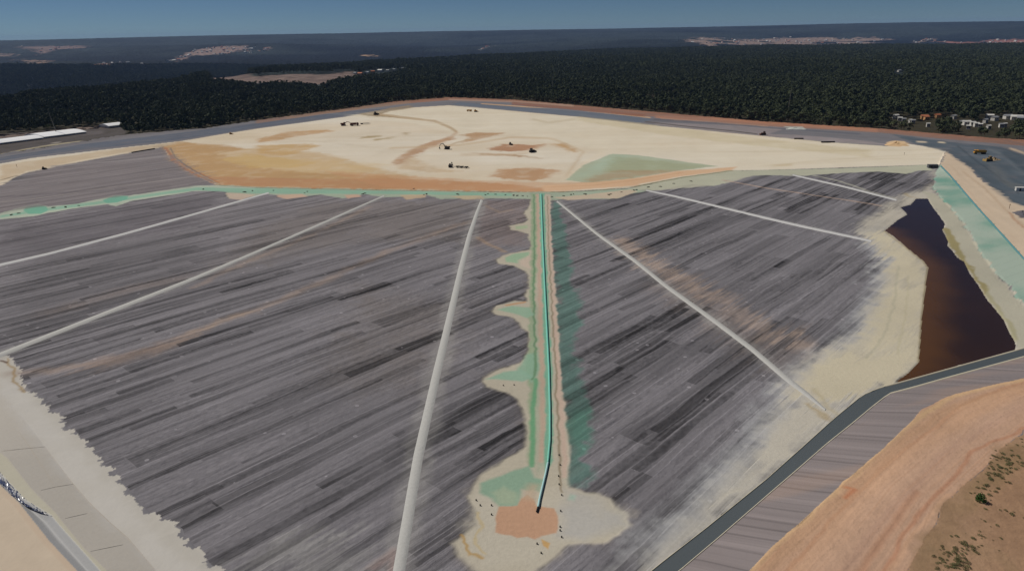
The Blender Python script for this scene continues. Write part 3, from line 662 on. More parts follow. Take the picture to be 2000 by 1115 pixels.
PATHS = [([(-160, 555), (0, 518), (251, 455), (525, 377)], 1.2), ([(-150, 751), (0, 693), (201, 614), (387, 541), (500, 493), (620, 441), (750, 383)], 1.6),
         ([(766, 1200), (780, 1110), (817, 891), (851, 738), (878, 623), (901, 523), (917, 460), (941, 391)], 2.4), ([(1088, 393), (1169, 459), (1241, 510), (1300, 558), (1400, 630), (1468, 681), (1536, 739), (1612, 800)], 1.8),
         ([(1262, 372), (1400, 403), (1570, 443), (1702, 471)], 1.5), ([(1548, 342), (1650, 365), (1751, 391)], 1.5)]
def build_near():
    NA = 1500
    az = np.radians(np.linspace(-50, 50, NA))
    dep = np.radians(cat([np.linspace(52, 12, 760)[:-1], np.linspace(12, 4.15, 440)])); ND = len(dep)
    r = H / np.tan(dep)
    X = (r[:, None] * np.sin(az)[None, :]).ravel(); Y = (r[:, None] * np.cos(az)[None, :]).ravel()
    Z = hnear(X, Y)
    # wandering query point gives ragged natural edges
    n1 = fbm(X * 0.22, Y * 0.22, 1, 3); n2 = fbm(X * 0.22 + 50, Y * 0.22, 2, 3)
    u, v = uv(X, Y)
    far = np.clip(np.hypot(X, Y) / 300, 0.6, 3)
    Xw = X + n1 * 1.2 * far; Yw = Y + n2 * 1.2 * far
    tooth = (hsh(np.floor(v / 3.0), np.zeros_like(v), 4) - 0.5) * 2.2 + (hsh(np.floor(v / 1.1), np.zeros_like(v), 5) - 0.5) * 1.2 + n1 * 0.8
    Xt = X + tooth * CU; Yt = Y + tooth * SU
    rid = np.zeros(X.shape, np.int32)
    def setr(name, key, x=Xw, y=Yw): rid[inside(POLY[key], x, y)] = NAMES.index(name)
    setr('ring_road', 'out'); 
    setr('ore_pad', 'pad', X, Y)
    setr('sand_flat', 'sand', X, Y)
    setr('crest_bench', 'crest'); setr('green_slope', 'green')
    notsand = rid != NAMES.index('sand_flat')
    rid[inside(POLY['blcrust'], Xt, Yt) & notsand] = NAMES.index('salt_crust')
    km = inside(POLY['blcrust'], X, Y) & notsand
    kk = np.nonzero(km)[0]; kk = kk[ldist(W['pad_bl'], X[kk], Y[kk]) > 3.5]; rid[kk] = NAMES.index('salt_crust')
    setr('panel_slope', 'panel', X, Y); setr('lip', 'lip', X, Y); setr('channel_bed', 'channel', X, Y); setr('lower_road', 'blroad', X, Y)
    setr('liner_ditch', 'ditch', X + n1 * .25, Y + n2 * .25); setr('lined_slope', 'slope', X, Y); setr('haul_road', 'haul', X + n1 * .5, Y + n2 * .5); setr('bank', 'bank')
    C = np.zeros((len(X), 4)); 
    for i, nme in enumerate(NAMES):
        m = rid == i
        C[m, :3] = BASE[nme]; C[m, 3] = 1.0 if nme == 'ore_pad' else 0.0
    big = fbm(X * 0.012, Y * 0.02, 21, 4)
    m = rid == NAMES.index('ore_pad'); C[m, :3] *= (1 + 0.18 * big[m])[:, None]
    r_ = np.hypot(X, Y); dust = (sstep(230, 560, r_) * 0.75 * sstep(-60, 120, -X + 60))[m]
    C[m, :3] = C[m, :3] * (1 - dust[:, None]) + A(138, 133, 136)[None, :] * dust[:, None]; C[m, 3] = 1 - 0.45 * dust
    pt = fbm(X[m] * .022, Y[m] * .022, 121, 5); C[m, :3] *= (1 + .10 * pt)[:, None]; C[m, 3] *= np.clip(.92 + .5 * fbm(X[m] * .03 + 5, Y[m] * .03, 122, 4), .35, 1.15)
    m = rid == NAMES.index('sand_flat'); t1 = sstep(-0.5, 0.6, fbm(X[m] * 0.006, Y[m] * 0.012, 33, 5))[:, None]
    C[m, :3] = A(212, 197, 173)[None, :] * (1 - t1) + A(220, 211, 194)[None, :] * t1
    pl = paint_list()
    for P in pl:
        line, c, soft, op, warp, stk = P[1], P[2], P[3], P[4], P[5], P[6]
        wd = P[7] if P[0] == 'line' else 0
        x0, y0 = line.min(0) - soft - wd - warp - 2; x1, y1 = line.max(0) + soft + wd + warp + 2
        k = np.nonzero((X >= x0) & (X <= x1) & (Y >= y0) & (Y <= y1))[0]
        if not len(k): continue
        x = X[k] + n1[k] * warp; y = Y[k] + n2[k] * warp
        if soft >= 5 and stk is not None:
            ln = (hsh(np.floor(v[k] / 2.1), v[k] * 0, 6) + hsh(np.floor(v[k] / 0.9), v[k] * 0, 7) - 1) * 11
            x = x + ln * CU; y = y + ln * SU
        if P[0] == 'poly': mk = pmask(line, x, y, soft)
        else: mk = 1 - sstep(wd - soft, wd + soft, ldist(line, x, y))
        if soft > 2: mk = np.clip(mk * (1 + 0.5 * fbm(x * 0.1, y * 0.1, 9, 2)), 0, 1)
        mk = (mk * op)[:, None]
        C[k, :3] = C[k, :3] * (1 - mk) + c[None, :] * mk
        if stk is not None: C[k, 3] = (C[k, 3] * (1 - mk[:, 0]) + stk * mk[:, 0]) 
    for nme in ('liner_ditch', 'lined_slope'):
        m = rid == NAMES.index(nme); C[m, :3] = BASE[nme]
    # faint crossing vehicle tracks on the sand
    m = np.nonzero(rid == NAMES.index('sand_flat'))[0]; x = X[m]; y = Y[m]; tr = np.zeros(len(m)); q_ = np.random.default_rng(5)
    for k in range(46):
        ang = q_.normal(0, .35); cx, cy = q_.uniform(-420, 520), q_.uniform(420, 1080); ln_ = q_.uniform(60, 260); bend = q_.uniform(-.0012, .0012)
        a_ = (x - cx) * math.cos(ang) + (y - cy) * math.sin(ang); b_ = -(x - cx) * math.sin(ang) + (y - cy) * math.cos(ang) - bend * a_ * a_
        wdt = q_.uniform(1.5, 5); tr += q_.uniform(-.06, .085) * np.exp(-(b_ / wdt) ** 2) * sstep(ln_, ln_ * .5, np.abs(a_)) 
    tr += .07 * fbm(x * 0.004, y * 0.06, 37, 4) + .04 * fbm(x * .05, y * .02, 38, 3)
    C[m, 0] *= 1 - tr * .8; C[m, 1] *= 1 - tr; C[m, 2] *= 1 - tr * 1.35
    m = (rid == NAMES.index('ore_pad'))
    # leachate stripes down the grey liner slope
    ls = rid == NAMES.index('lined_slope')
    if ls.any():
        dv = at([(1629, 957)], 7)[0] - at([(1545, 943)], 3)[0]; dv /= np.hypot(*dv); c_ = -X[ls] * dv[1] + Y[ls] * dv[0]; e_ = X[ls] * dv[0] + Y[ls] * dv[1]
        cw = c_ + fbm(e_ * .05, c_ * .02, 55, 2) * 1.2
        s = np.zeros(len(cw))
        for per, wd_, am, sd in ((5.2, .22, .26, 1), (2.9, .16, .14, 2), (8.3, .4, -.14, 3), (3.7, .12, -.10, 4)):
            qq = np.floor(cw / per); ph = hsh(qq, qq * 0, 80 + sd) * (1 - wd_); f_ = cw / per - qq - ph
            s += am * np.clip(1 - np.abs(f_ / wd_ - .5) * 2, 0, 1) * (0.3 + hsh(qq, qq * 0, 90 + sd)) * 1.3
        s2 = fbm(e_ * 0.03, c_ * 0.35, 12, 3)
        C[ls, :3] *= (1 - s + 0.10 * s2)[:, None]
        tn = sstep(0.1, 0.6, fbm(X[ls] * 0.03, Y[ls] * 0.10, 14, 2))[:, None] * 0.25
        C[ls, :3] = C[ls, :3] * (1 - tn) + A(170, 140, 118)[None, :] * tn
    def ruts(nme, la, lb, freq, amp, tint, fa=0.02, m=None):
        m = np.nonzero(rid == NAMES.index(nme))[0] if m is None else m
        if not len(m): return
        x, y = X[m], Y[m]; da = ldist(la, x, y); db = ldist(lb, x, y); t = da / (da + db + 1e-6)
        al = x * .8 + y * .6
        f1 = fbm(t * freq, al * fa, 101, 4); f2 = fbm(t * freq * 2.3 + 7, al * fa * 1.5, 102, 3); f3 = fbm(x * .15, y * .15, 103, 3)
        C[m, :3] *= (1 + amp * f1 + amp * .7 * f2 + .05 * f3)[:, None]
        tt = (sstep(.15, .6, f2) * .45)[:, None]; C[m, :3] = C[m, :3] * (1 - tt) + tint[None, :] * tt
        Z[m] += .03 * f2 + .05 * f1
    ruts('haul_road', W['slope_out'], W['haul_out'], 20, .03, A(182, 142, 114))
    hh = rid == NAMES.index('haul_road'); C[hh, :3] *= (1 + .07 * fbm(X[hh] * .035, Y[hh] * .035, 131, 4) + .05 * fbm(X[hh] * .5, Y[hh] * .5, 132, 3))[:, None]
    ruts('crest_bench', W['crest_in'], W['crest_out'], 7, .05, A(190, 168, 144))
    ruts('lower_road', W['chan_low'], W['chan_low'] + np.array([-60, -20]), 10, .07, A(188, 164, 142))
    ruts('ring_road', W['ring_in'], W['ring_out'], 5, .10, A(120, 112, 110), .006)
    hm = np.nonzero((rid == NAMES.index('ring_road')) & (X > 250) & (Y < 760))[0]
    ruts('ring_road', W['crest_out'], W['crest_out'] + np.array([140, 90]), 9, .16, A(70, 80, 88), .01, hm)
    bk = rid == NAMES.index('bank')
    if bk.any():
        b1 = fbm(X[bk] * .12, Y[bk] * .12, 111, 4); b2 = fbm(X[bk] * .6, Y[bk] * .6, 112, 3)
        C[bk, :3] *= (1 + .16 * b1 + .14 * b2)[:, None]; tg = (sstep(.1, .5, b1) * .35)[:, None]
        C[bk, :3] = C[bk, :3] * (1 - tg) + A(142, 120, 92)[None, :] * tg
    # sheet joints of the green liner, running up the slope
    gq = np.nonzero(rid == NAMES.index('green_slope'))[0]
    gl = X[gq] * .35 - Y[gq] * .94; gj = (np.abs((gl / 7.0) % 1 - .5) > .475) * .12
    gs = rid == NAMES.index('green_slope')
    if gs.any():
        s2 = sstep(-0.3, 0.5, fbm(X[gs] * 0.05, Y[gs] * 0.03, 15, 3))[:, None]
        C[gs, :3] = A(158, 172, 158)[None, :] * (1 - s2) + A(112, 152, 136)[None, :] * s2
        C[gq, :3] *= (1 - gj)[:, None]
    # low relief of the dumped rows
    op_ = rid == NAMES.index('ore_pad')
    fade = C[:, 3] * (np.hypot(X, Y) < 500)
    pd = np.full(X.shape, 99.0); nk = np.nonzero(op_ & (np.hypot(X, Y) < 520))[0]
    for L_, hw_ in PATHS: pd[nk] = np.minimum(pd[nk], ldist(at(L_, 0), X[nk], Y[nk]) - hw_)
    fade = fade * (0.08 + .92 * sstep(0.3, 3.0, pd))
    rel = fbm(u * 0.03, v * 0.35, 41, 3) * 0.28 + fbm(u * 0.3, v * 0.3, 43, 2) * 0.12
    Z = Z + np.where(op_, rel * fade, 0)
    sf = (rid == NAMES.index('sand_flat')) | (rid == NAMES.index('crest_bench'))
    Z = Z + np.where(sf, fbm(X * 0.03, Y * 0.03, 45, 3) * 0.5 * sstep(0, 30, ldist(W['sand_low'], X, Y)), 0)
    hr = (rid == NAMES.index('haul_road')) | (rid == NAMES.index('bank'))
    Z = Z + np.where(hr, fbm(X * 0.1, Y * 0.1, 47, 3) * 0.25, 0)
    # spoil ridge between ring road and forest
    dr = np.full(X.shape, 99.0); kk = np.hypot(X, Y) > 500; dr[kk] = ldist(W['ring_out'], X[kk], Y[kk])
    Z = Z + 1.6 * np.exp(-(dr / 7.0) ** 2) * (0.6 + 0.4 * n1)
    idx = np.arange(len(X)).reshape(ND, NA)
    Q = np.stack([idx[:-1, :-1], idx[:-1, 1:], idx[1:, 1:], idx[1:, :-1]], -1).reshape(-1, 4)
    fr = rid[Q[:, 0]]
    V = np.stack([X, Y, Z], 1)
    C4 = np.clip(C, 0, 1)
    for i, nme in enumerate(NAMES):
        q = Q[fr == i]
        if not len(q): continue
        us, inv = np.unique(q, return_inverse=True)
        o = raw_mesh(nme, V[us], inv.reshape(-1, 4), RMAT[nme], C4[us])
        tag(o, kind='structure')
build_near()

# ------------------------------------------------------------------ country beyond
HAZE_D = 2.4e-5
clear_px = [([(410, 155), (440, 151), (500, 150), (570, 145), (636, 146), (680, 140), (692, 141), (692, 152), (640, 163), (620, 166), (560, 161), (500, 163), (440, 158)], (128, 110, 102)),
            ([(180, 130), (195, 125), (250, 124), (300, 128), (255, 129), (220, 131), (185, 133)], (150, 122, 104)),
            ([(300, 122), (350, 112), (380, 98), (440, 91), (528, 92), (528, 97), (500, 106), (470, 104), (430, 108), (370, 110), (340, 122)], (150, 128, 118)),
            ([(30, 91), (110, 91), (170, 90), (172, 93), (110, 98), (80, 108), (70, 98)], (132, 112, 104)),
            ([(0, 105), (30, 110), (0, 112)], (140, 120, 110)), ([(25, 117), (110, 121), (70, 128), (50, 120)], (150, 124, 104)),
            ([(705, 108), (740, 109), (740, 112), (705, 110)], (170, 140, 110)), ([(940, 100), (965, 90), (955, 92), (938, 98)], (130, 128, 122)),
            ([(1340, 82), (1345, 77), (1380, 74), (1500, 77), (1540, 73), (1640, 77), (1700, 74), (1745, 78), (1700, 86), (1640, 90), (1560, 92), (1500, 86), (1400, 92), (1370, 88)], (146, 126, 114)),
            ([(1780, 83), (1815, 75), (1822, 76), (1795, 86)], (150, 128, 112)), ([(1815, 82), (1900, 84), (1940, 79), (2000, 78), (2100, 78), (2100, 88), (2000, 88), (1900, 88)], (150, 104, 90))]
CLEAR = [(SF(p_)[:, :2], np.array(A(*c_))) for p_, c_ in clear_px]

def build_far():
    NA, NR = 900, 700
    az = np.radians(np.linspace(-52, 52, NA))
    rr = cat([np.linspace(1505, 6500, 380), np.geomspace(6540, 19000, NR - 380)])
    X = (rr[:, None] * np.sin(az)[None, :]).ravel(); Y = (rr[:, None] * np.cos(az)[None, :]).ravel()
    Z = hfar(X, Y)
    r = np.hypot(X, Y)
    wood = .6 * fbm(X * 0.0007, Y * 0.0011, 51, 5) + .7 * sstep(-150, 10, Z) - .45 + .2 * fbm(X * .003, Y * .0015, 58, 3); w2 = fbm(X * 0.008, Y * 0.008, 53, 3)  # woodland tone plus painted relief shading: ridge tops lighter, valleys darker
    g = np.array(lin((14, 20, 22))); b = np.array(lin((52, 60, 58)))
    t = sstep(-0.35, 0.6, wood)[:, None]
    C = np.ones((len(X), 4)); C[:, :3] = g * (1 - t) + b * t
    C[:, :3] *= (1 + 0.35 * w2)[:, None]
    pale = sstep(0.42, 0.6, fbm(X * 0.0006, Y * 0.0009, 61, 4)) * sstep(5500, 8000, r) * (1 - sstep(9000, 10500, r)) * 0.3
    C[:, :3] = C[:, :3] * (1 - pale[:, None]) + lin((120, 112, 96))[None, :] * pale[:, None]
    clr = np.zeros(len(X))
    ds = np.clip(r / 5000, .3, 3)
    xw = X + fbm(X * .02, Y * .02, 71, 2) * 40 * ds; yw = Y + fbm(X * .02 + 9, Y * .02, 72, 2) * 90 * ds
    for poly, c in CLEAR:
        m = pmask(poly, xw, yw, 15) * sstep(-.30, -.08, fbm(X * .0035, Y * .0016, 73, 3) + .25 * (poly is CLEAR[0][0]))
        spk = 0.6 + 0.5 * hsh(np.floor(X / 18), np.floor(Y / 40), 5)
        C[:, :3] = C[:, :3] * (1 - m[:, None]) + (c[None, :] * spk[:, None]) * m[:, None]
        clr = np.maximum(clr, m)
    # bumpy closed canopy beyond the trees that stand free
    can = (hsh(np.floor(X / 9), np.floor(Y / 9), 3) * 5 + fbm(X * 0.03, Y * 0.03, 4, 2) * 5) * (1 - clr) * sstep(2600, 3600, r)
    Z = Z + can
    idx = np.arange(len(X)).reshape(NR, NA)
    Q = np.stack([idx[:-1, :-1], idx[:-1, 1:], idx[1:, 1:], idx[1:, :-1]], -1).reshape(-1, 4)
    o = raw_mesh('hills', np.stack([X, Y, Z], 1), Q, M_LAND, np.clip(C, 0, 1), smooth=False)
    tag(o, kind='structure')
build_far()

def build_rest():
    """plain ground on the remaining bearings round the works"""
    az = np.radians(np.linspace(50, 310, 90)); r = cat([[0.0], np.geomspace(60, 18500, 40)])
    X = (r[:, None] * np.sin(az)[None, :]).ravel(); Y = (r[:, None] * np.cos(az)[None, :]).ravel()
    C = np.ones((len(X), 4)); C[:, :3] = lin((60, 60, 46))
    C[np.hypot(X, Y) < 400, :3] = A(170, 140, 112)
    idx = np.arange(len(X)).reshape(len(r), len(az))
    Q = np.stack([idx[:-1, :-1], idx[1:, :-1], idx[1:, 1:], idx[:-1, 1:]], -1).reshape(-1, 4)
    tag(raw_mesh('plain', np.stack([X, Y, np.full(len(X), 1.5)], 1), Q, M_LAND, C), kind='structure')
build_rest()

# ------------------------------------------------------------------ pond
def water_mat():
    m, nt, b = new_mat('pond_water', 0.1, 0.25)
    g = nd(nt, 'ShaderNodeNewGeometry')
    n = noise(nt, g.outputs['Position'], 0.02, 3)
    cr = nd(nt, 'ShaderNodeValToRGB'); nt.links.new(n, cr.inputs[0])
    cr.color_ramp.elements[0].position = .35; cr.color_ramp.elements[0].color = (*lin((44, 32, 30)), 1)
    cr.color_ramp.elements[1].position = .7; cr.color_ramp.elements[1].color = (*lin((52, 36, 30)), 1)
    a = nd(nt, 'ShaderNodeAttribute', attribute_name='col')
    mx = nd(nt, 'ShaderNodeMix', data_type='RGBA'); nt.links.new(a.outputs['Alpha'], mx.inputs[0])
    nt.links.new(cr.outputs[0], mx.inputs[6]); nt.links.new(a.outputs['Color'], mx.inputs[7])
    nt.links.new(mx.outputs[2], b.inputs['Base Color'])
    w = noise(nt, g.outputs['Position'], 0.9, 3)
    bp = nd(nt, 'ShaderNodeBump'); bp.inputs['Distance'].default_value = 0.02
    nt.links.new(w, bp.inputs['Height']); nt.links.new(bp.outputs[0], b.inputs['Normal'])
    b.inputs['IOR'].default_value = 1.33
    return m
def build_pond():
    x0, y0 = POND.min(0) - 2; x1, y1 = POND.max(0) + 2
    xs = np.arange(x0, x1, 1.0); ys = np.arange(y0, y1, 1.2)
    Xg, Yg = np.meshgrid(xs, ys); X = Xg.ravel(); Y = Yg.ravel()
    ins = pmask(POND, X, Y, 0.1) > 0
    d = ldist(POND, X, Y, True)
    ins = inside(POND, X, Y) | (d < 2.0)
    rim = W_LEFT = at([(1727, 451), (1771, 485), (1805, 512), (1812, 523), (1807, 563), (1797, 666), (1794, 707), (1751, 745)], -.25)
    sh = 1 - sstep(0, 16, ldist(rim, X, Y) + 3 * fbm(X * .1, Y * .1, 3, 2))
    C = np.zeros((len(X), 4)); C[:, :3] = lin((92, 62, 34)); C[:, 3] = sh * 0.85
    idx = np.arange(len(X)).reshape(Xg.shape)
    Q = np.stack([idx[:-1, :-1], idx[:-1, 1:], idx[1:, 1:], idx[1:, :-1]], -1).reshape(-1, 4)
    Q = Q[ins[Q].all(1)]
    us, inv = np.unique(Q, return_inverse=True)
    V = np.stack([X, Y, np.full(len(X), -0.22)], 1)
    tag(raw_mesh('water', V[us], inv.reshape(-1, 4), water_mat(), C[us]), kind='structure')
build_pond()

# ------------------------------------------------------------------ raised strips, pipes
def ribbon(name, pts, wpx, hgt, mat, label=None, cat_=None, group=None, kind=None, lift=0.14, z=None, prof=5, parent=None, rag=0.0):
    """low mound that follows a line; wpx = width in the photograph at each point"""
    P = np.array(pts, float)
    seg = np.hypot(*(np.diff(P, axis=0).T)); cum = cat([[0], np.cumsum(seg)])
    n = max(8, int(cum[-1] / 14)); s = np.linspace(0, cum[-1], n)
    x = np.interp(s, cum, P[:, 0]); y = np.interp(s, cum, P[:, 1]); w = np.interp(s, cum, np.atleast_1d(wpx) if np.ndim(wpx) else [wpx] * len(cum))
    tx = np.gradient(x); ty = np.gradient(y); L = np.hypot(tx, ty); nx, ny = -ty / L, tx / L
    j = 1 + rag * (rng.random(n) - .5)
    A_ = S(np.stack([x + nx * w * .5 * j, y + ny * w * .5 * j], 1)); B_ = S(np.stack([x - nx * w * .5 * j, y - ny * w * .5 * j], 1))
    V = []
    for k in range(prof):
        t = k / (prof - 1)
        q = A_ * (1 - t) + B_ * t
        e_ = np.clip(np.minimum(np.arange(n), n - 1 - np.arange(n)) / 3.0, 0, 1)
        q[:, 2] += lift + hgt * (math.sin(math.pi * t) ** 0.35 if 0 < t < 1 else 0) * e_
        if k in (0, prof - 1): q[:, 2] -= lift + 0.5
        V.append(q)
    V = np.concatenate(V)
    idx = np.arange(prof * n).reshape(prof, n)
    Q = np.stack([idx[:-1, :-1], idx[1:, :-1], idx[1:, 1:], idx[:-1, 1:]], -1).reshape(-1, 4)
    o = raw_mesh(name, V, Q, mat, parent=parent)
    return tag(o, label, cat_, group, kind)

M_STRIP = flat_mat('pale_gravel', A(182, 181, 177), 0.9, 0.16, 1.2, spec=0.1, bump=0.1)
M_STRIP2 = flat_mat('white_gravel', A(196, 195, 194), 0.9, 0.12, 1.2, spec=0.1, bump=0.1)
ribbon('path', [(-160, 555), (0, 518), (100, 495), (251, 455), (400, 413), (525, 377)], [10, 7, 6, 6, 5, 4], 0.12, M_STRIP2, kind='structure')
ribbon('path', [(-150, 751), (0, 693), (201, 614), (387, 541), (500, 493), (620, 441), (750, 383)], [16, 13, 11, 9, 7, 6, 4], 0.12, M_STRIP, kind='structure')
ribbon('path', [(766, 1200), (780, 1110), (817, 891), (851, 738), (878, 623), (901, 523), (917, 460), (932, 415), (941, 391)], [44, 35, 29, 24, 20, 16, 13, 10, 8], 0.12, M_STRIP, kind='structure', rag=0)
ribbon('path', [(1088, 393), (1169, 459), (1241, 510), (1300, 558), (1400, 630), (1468, 681), (1536, 739), (1575, 769), (1612, 800)], [6, 8, 10, 11, 13, 14, 15, 13, 5], 0.12, M_STRIP, kind='structure')
ribbon('path', [(1262, 372), (1320, 384), (1400, 403), (1500, 427), (1570, 443), (1702, 471)], [3, 4.5, 5, 6, 6, 6], 0.12, M_STRIP2, kind='structure')
ribbon('path', [(1548, 342), (1650, 365), (1751, 391)], [3.5, 4.5, 4.5], 0.12, M_STRIP2, kind='structure')

def tube(name, pts3, rad, mat, sides=8, parent=None, closed=False):
    P = np.asarray(pts3, float); n = len(P)
    T = np.gradient(P, axis=0); T /= np.linalg.norm(T, axis=1)[:, None] + 1e-9
    up = np.array([0, 0, 1.0]); 
    Sd = np.cross(T, up); ln = np.linalg.norm(Sd, axis=1); Sd[ln < 1e-3] = (1, 0, 0); Sd /= np.linalg.norm(Sd, axis=1)[:, None]
    Nn = np.cross(Sd, T)
    rad = np.broadcast_to(rad, (n,))
    V = []
    for k in range(sides):
        a = 2 * math.pi * k / sides
        V.append(P + (math.cos(a) * Sd + math.sin(a) * Nn) * rad[:, None])
    V = np.stack(V, 1).reshape(-1, 3)
    idx = np.arange(n * sides).reshape(n, sides); nx_ = np.roll(idx, -1, 1)
    Q = np.stack([idx[:-1], nx_[:-1], nx_[1:], idx[1:]], -1).reshape(-1, 4)
    caps = []
    for e, base in ((0, 0), (1, (n - 1) * sides)):
        for k in range(1, sides - 1, 2):
            q = [base, base + k, base + k + 1, base + min(k + 2, sides - 1)]
            caps.append(q if e else q[::-1])
    caps = [c for c in caps if len(set(c)) == 4]
    Q = np.concatenate([Q, np.array(caps)]) if caps else Q
    return raw_mesh(name, V, Q, mat, parent=parent)


M_TEAL = flat_mat('teal_pipe_plastic', A(124, 196, 178), 0.45, 0.08, 0.5, spec=0.4)
M_CYAN = flat_mat('pale_cyan_hose', A(168, 206, 206), 0.5, 0.06, 0.5)
M_BLUE = flat_mat('blue_teal_liner', A(88, 140, 146), 0.5, 0.15, 0.5)
M_BLACK = flat_mat('black_rubber', A(34, 32, 32), 0.7, 0.1)
q = S(resample([(1057, 380), (1060, 470), (1064, 560), (1068, 640), (1072, 720), (1074, 800), (1074, 860), (1070, 905)], 60)); q[:, 2] += 0.25
pipe = tube('drain_pipe', q, np.linspace(0.5, 0.3, 60), M_TEAL); tag(pipe, 'long teal pipe running down the middle of the green central drain', 'pipe')
q = S(resample([(1070, 905), (1066, 925), (1060, 950), (1054, 975), (1051, 992)], 24)); q[:, 2] += 0.35
hose = empty('discharge_hose', tuple(q[-1])); tag(hose, 'pale cyan hose curving from the teal pipe to the orange clay patch', 'hose')
tube('hose', q - q[-1], 0.28, M_CYAN, parent=hose)
e_ = S(resample([(1051, 991), (1048, 1001)], 4)); e_[:, 2] += 0.35
tube('nozzle', e_ - q[-1], 0.2, M_BLACK, parent=hose)
q = S(resample([(1838, 326), (1852, 340), (1912, 410), (1965, 468), (2000, 507), (2060, 578)], 60)); q[:, 2] += 0.3
tag(tube('crest_pipe', q, np.linspace(0.55, 0.35, 60), M_BLUE), 'blue green pipe laid along the crest above the green lined slope by the pond', 'pipe')
# pale kerbs of the liner ditch and seams of the panels
M_SEAM = flat_mat('seam', A(136, 122, 106), 0.8, 0.2); M_KERB = flat_mat('pale_liner_edge', A(188, 180, 160), 0.8, 0.12); M_DUST = flat_mat('dusty_gravel', A(176, 168, 150), 0.9, 0.15)
o = ribbon('kerb_strip', [q_ for q_ in ditch_in[1:-1]], 2.2, 0.06, M_KERB, kind='structure', lift=.04); 
o = ribbon('kerb_strip', [q_ for q_ in ditch_out[1:-1]], 3.0, 0.06, M_KERB, kind='structure', lift=.04)
seams = empty('panel_seam'); tag(seams, 'dark taped seams across the pale liner panels by the lower left channel', 'liner seam')
for sp_ in ([(-40, 886), (0, 881), (45, 876), (88, 872)], [(80, 957), (110, 950), (143, 945)], [(127, 1012), (170, 1002)], [(177, 1076), (240, 1063)], [(36, 842), (60, 875), (105, 945)], [(88, 873), (143, 945), (176, 983), (215, 1020), (251, 1051), (300, 1109)]):
    ribbon('seam', sp_, .9, 0.02, M_SEAM, parent=seams, prof=3, lift=.03)
# crumpled dark blue liner in the anchor channel
def crumple():
    up_ = resample([(-60, 878), (0, 922), (20, 946), (50, 975), (75, 993), (101, 1007)], 70); lo_ = resample([(-60, 900), (0, 946), (20, 966), (50, 988), (78, 1001), (103, 1009)], 70)
    rows = []
    for k in range(7):
        t = k / 6
        p = up_ * (1 - t) + lo_ * t
        w = at(p, 4.85); z = 4.6 + 0.5 * np.abs(np.sin(k * 1.7 + np.arange(70) * .55)) * rng.random(70) + (0.25 if k in (0, 6) else 0)
        rows.append(np.column_stack([w, z]))
    V = np.concatenate(rows); idx = np.arange(490).reshape(7, 70)
    Q = np.stack([idx[:-1, :-1], idx[1:, :-1], idx[1:, 1:], idx[:-1, 1:]], -1).reshape(-1, 4)
    m = flat_mat('dark_blue_liner', A(46, 58, 92), 0.28, 0.6, 1.4, spec=0.9)
    tag(raw_mesh('blue_liner', V, Q, m, smooth=False), 'crumpled shiny dark blue liner lying in the lower left channel', 'liner')
crumple()

# ------------------------------------------------------------------ machines
class MB:
    def __init__(self): self.bm = bmesh.new()
    def box(self, c, s, rx=0, ry=0, rz=0, bev=0.0, taper=1.0):
        r = bmesh.ops.create_cube(self.bm, size=1.0); vs_ = r['verts']
        for v in vs_:
            k = taper if v.co.z > 0 else 1.0
            v.co = Vector((v.co.x * s[0] * k, v.co.y * s[1] * k, v.co.z * s[2]))
        if bev:
            es = list({e for v in vs_ for e in v.link_edges})
            r2 = bmesh.ops.bevel(self.bm, geom=es, offset=bev, segments=1, affect='EDGES')
            vs_ = list({v for f in r2['faces'] for v in f.verts} | {v for v in vs_ if v.is_valid})
        M = Matrix.Translation(c) @ Matrix.Rotation(rz, 4, 'Z') @ Matrix.Rotation(ry, 4, 'Y') @ Matrix.Rotation(rx, 4, 'X')
        bmesh.ops.transform(self.bm, matrix=M, verts=vs_)
        return self
    def cyl(self, c, r, d, axis='Y', seg=14, r2=None):
        q_ = bmesh.ops.create_cone(self.bm, cap_ends=True, segments=seg, radius1=r, radius2=r if r2 is None else r2, depth=d)
        M = Matrix.Translation(c) @ (Matrix.Rotation(math.pi / 2, 4, 'X') if axis == 'Y' else Matrix.Rotation(math.pi / 2, 4, 'Y') if axis == 'X' else Matrix.Identity(4))
        bmesh.ops.transform(self.bm, matrix=M, verts=q_['verts'])
        return self
    def bar(self, a, b, w, w2=None):
        a = Vector(a); b = Vector(b); d = b - a
        r = bmesh.ops.create_cone(self.bm, cap_ends=True, segments=6, radius1=w, radius2=w2 or w, depth=d.length)
        M = Matrix.Translation((a + b) / 2) @ d.to_track_quat('Z', 'Y').to_matrix().to_4x4()
        bmesh.ops.transform(self.bm, matrix=M, verts=r['verts'])
        return self
    def build(self, name, mat, parent=None):
        me = bpy.data.meshes.new(name); bmesh.ops.recalc_face_normals(self.bm, faces=self.bm.faces); self.bm.to_mesh(me); self.bm.free()
        me.materials.append(mat); o = bpy.data.objects.new(name, me); COL.objects.link(o)
        if parent: o.parent = parent
        return o

YEL = flat_mat('yellow_machine_paint', A(196, 142, 44), 0.5, 0.15); RUST = flat_mat('dark_red_brown_paint', A(92, 52, 36), 0.6, 0.2); DRK = flat_mat('dark_steel', A(52, 46, 42), 0.6, 0.2)
WHT = flat_mat('white_paint', A(214, 212, 206), 0.5, 0.08); GLS = flat_mat('dark_glass', A(30, 36, 42), 0.15, 0.05, spec=0.8); TAN = flat_mat('dusty_yellow_paint', A(164, 134, 78), 0.7, 0.2)
CNC = flat_mat('dark_grey_panel', A(92, 92, 96), 0.8, 0.15)

def wheel(parent, x, y, r, w=0.5):
    m = MB().cyl((x, y, r), r, w, 'Y', 16).build('wheel', M_BLACK, parent)
    MB().cyl((x, y, r), r * .5, w * 1.06, 'Y', 10).build('rim', DRK, m)

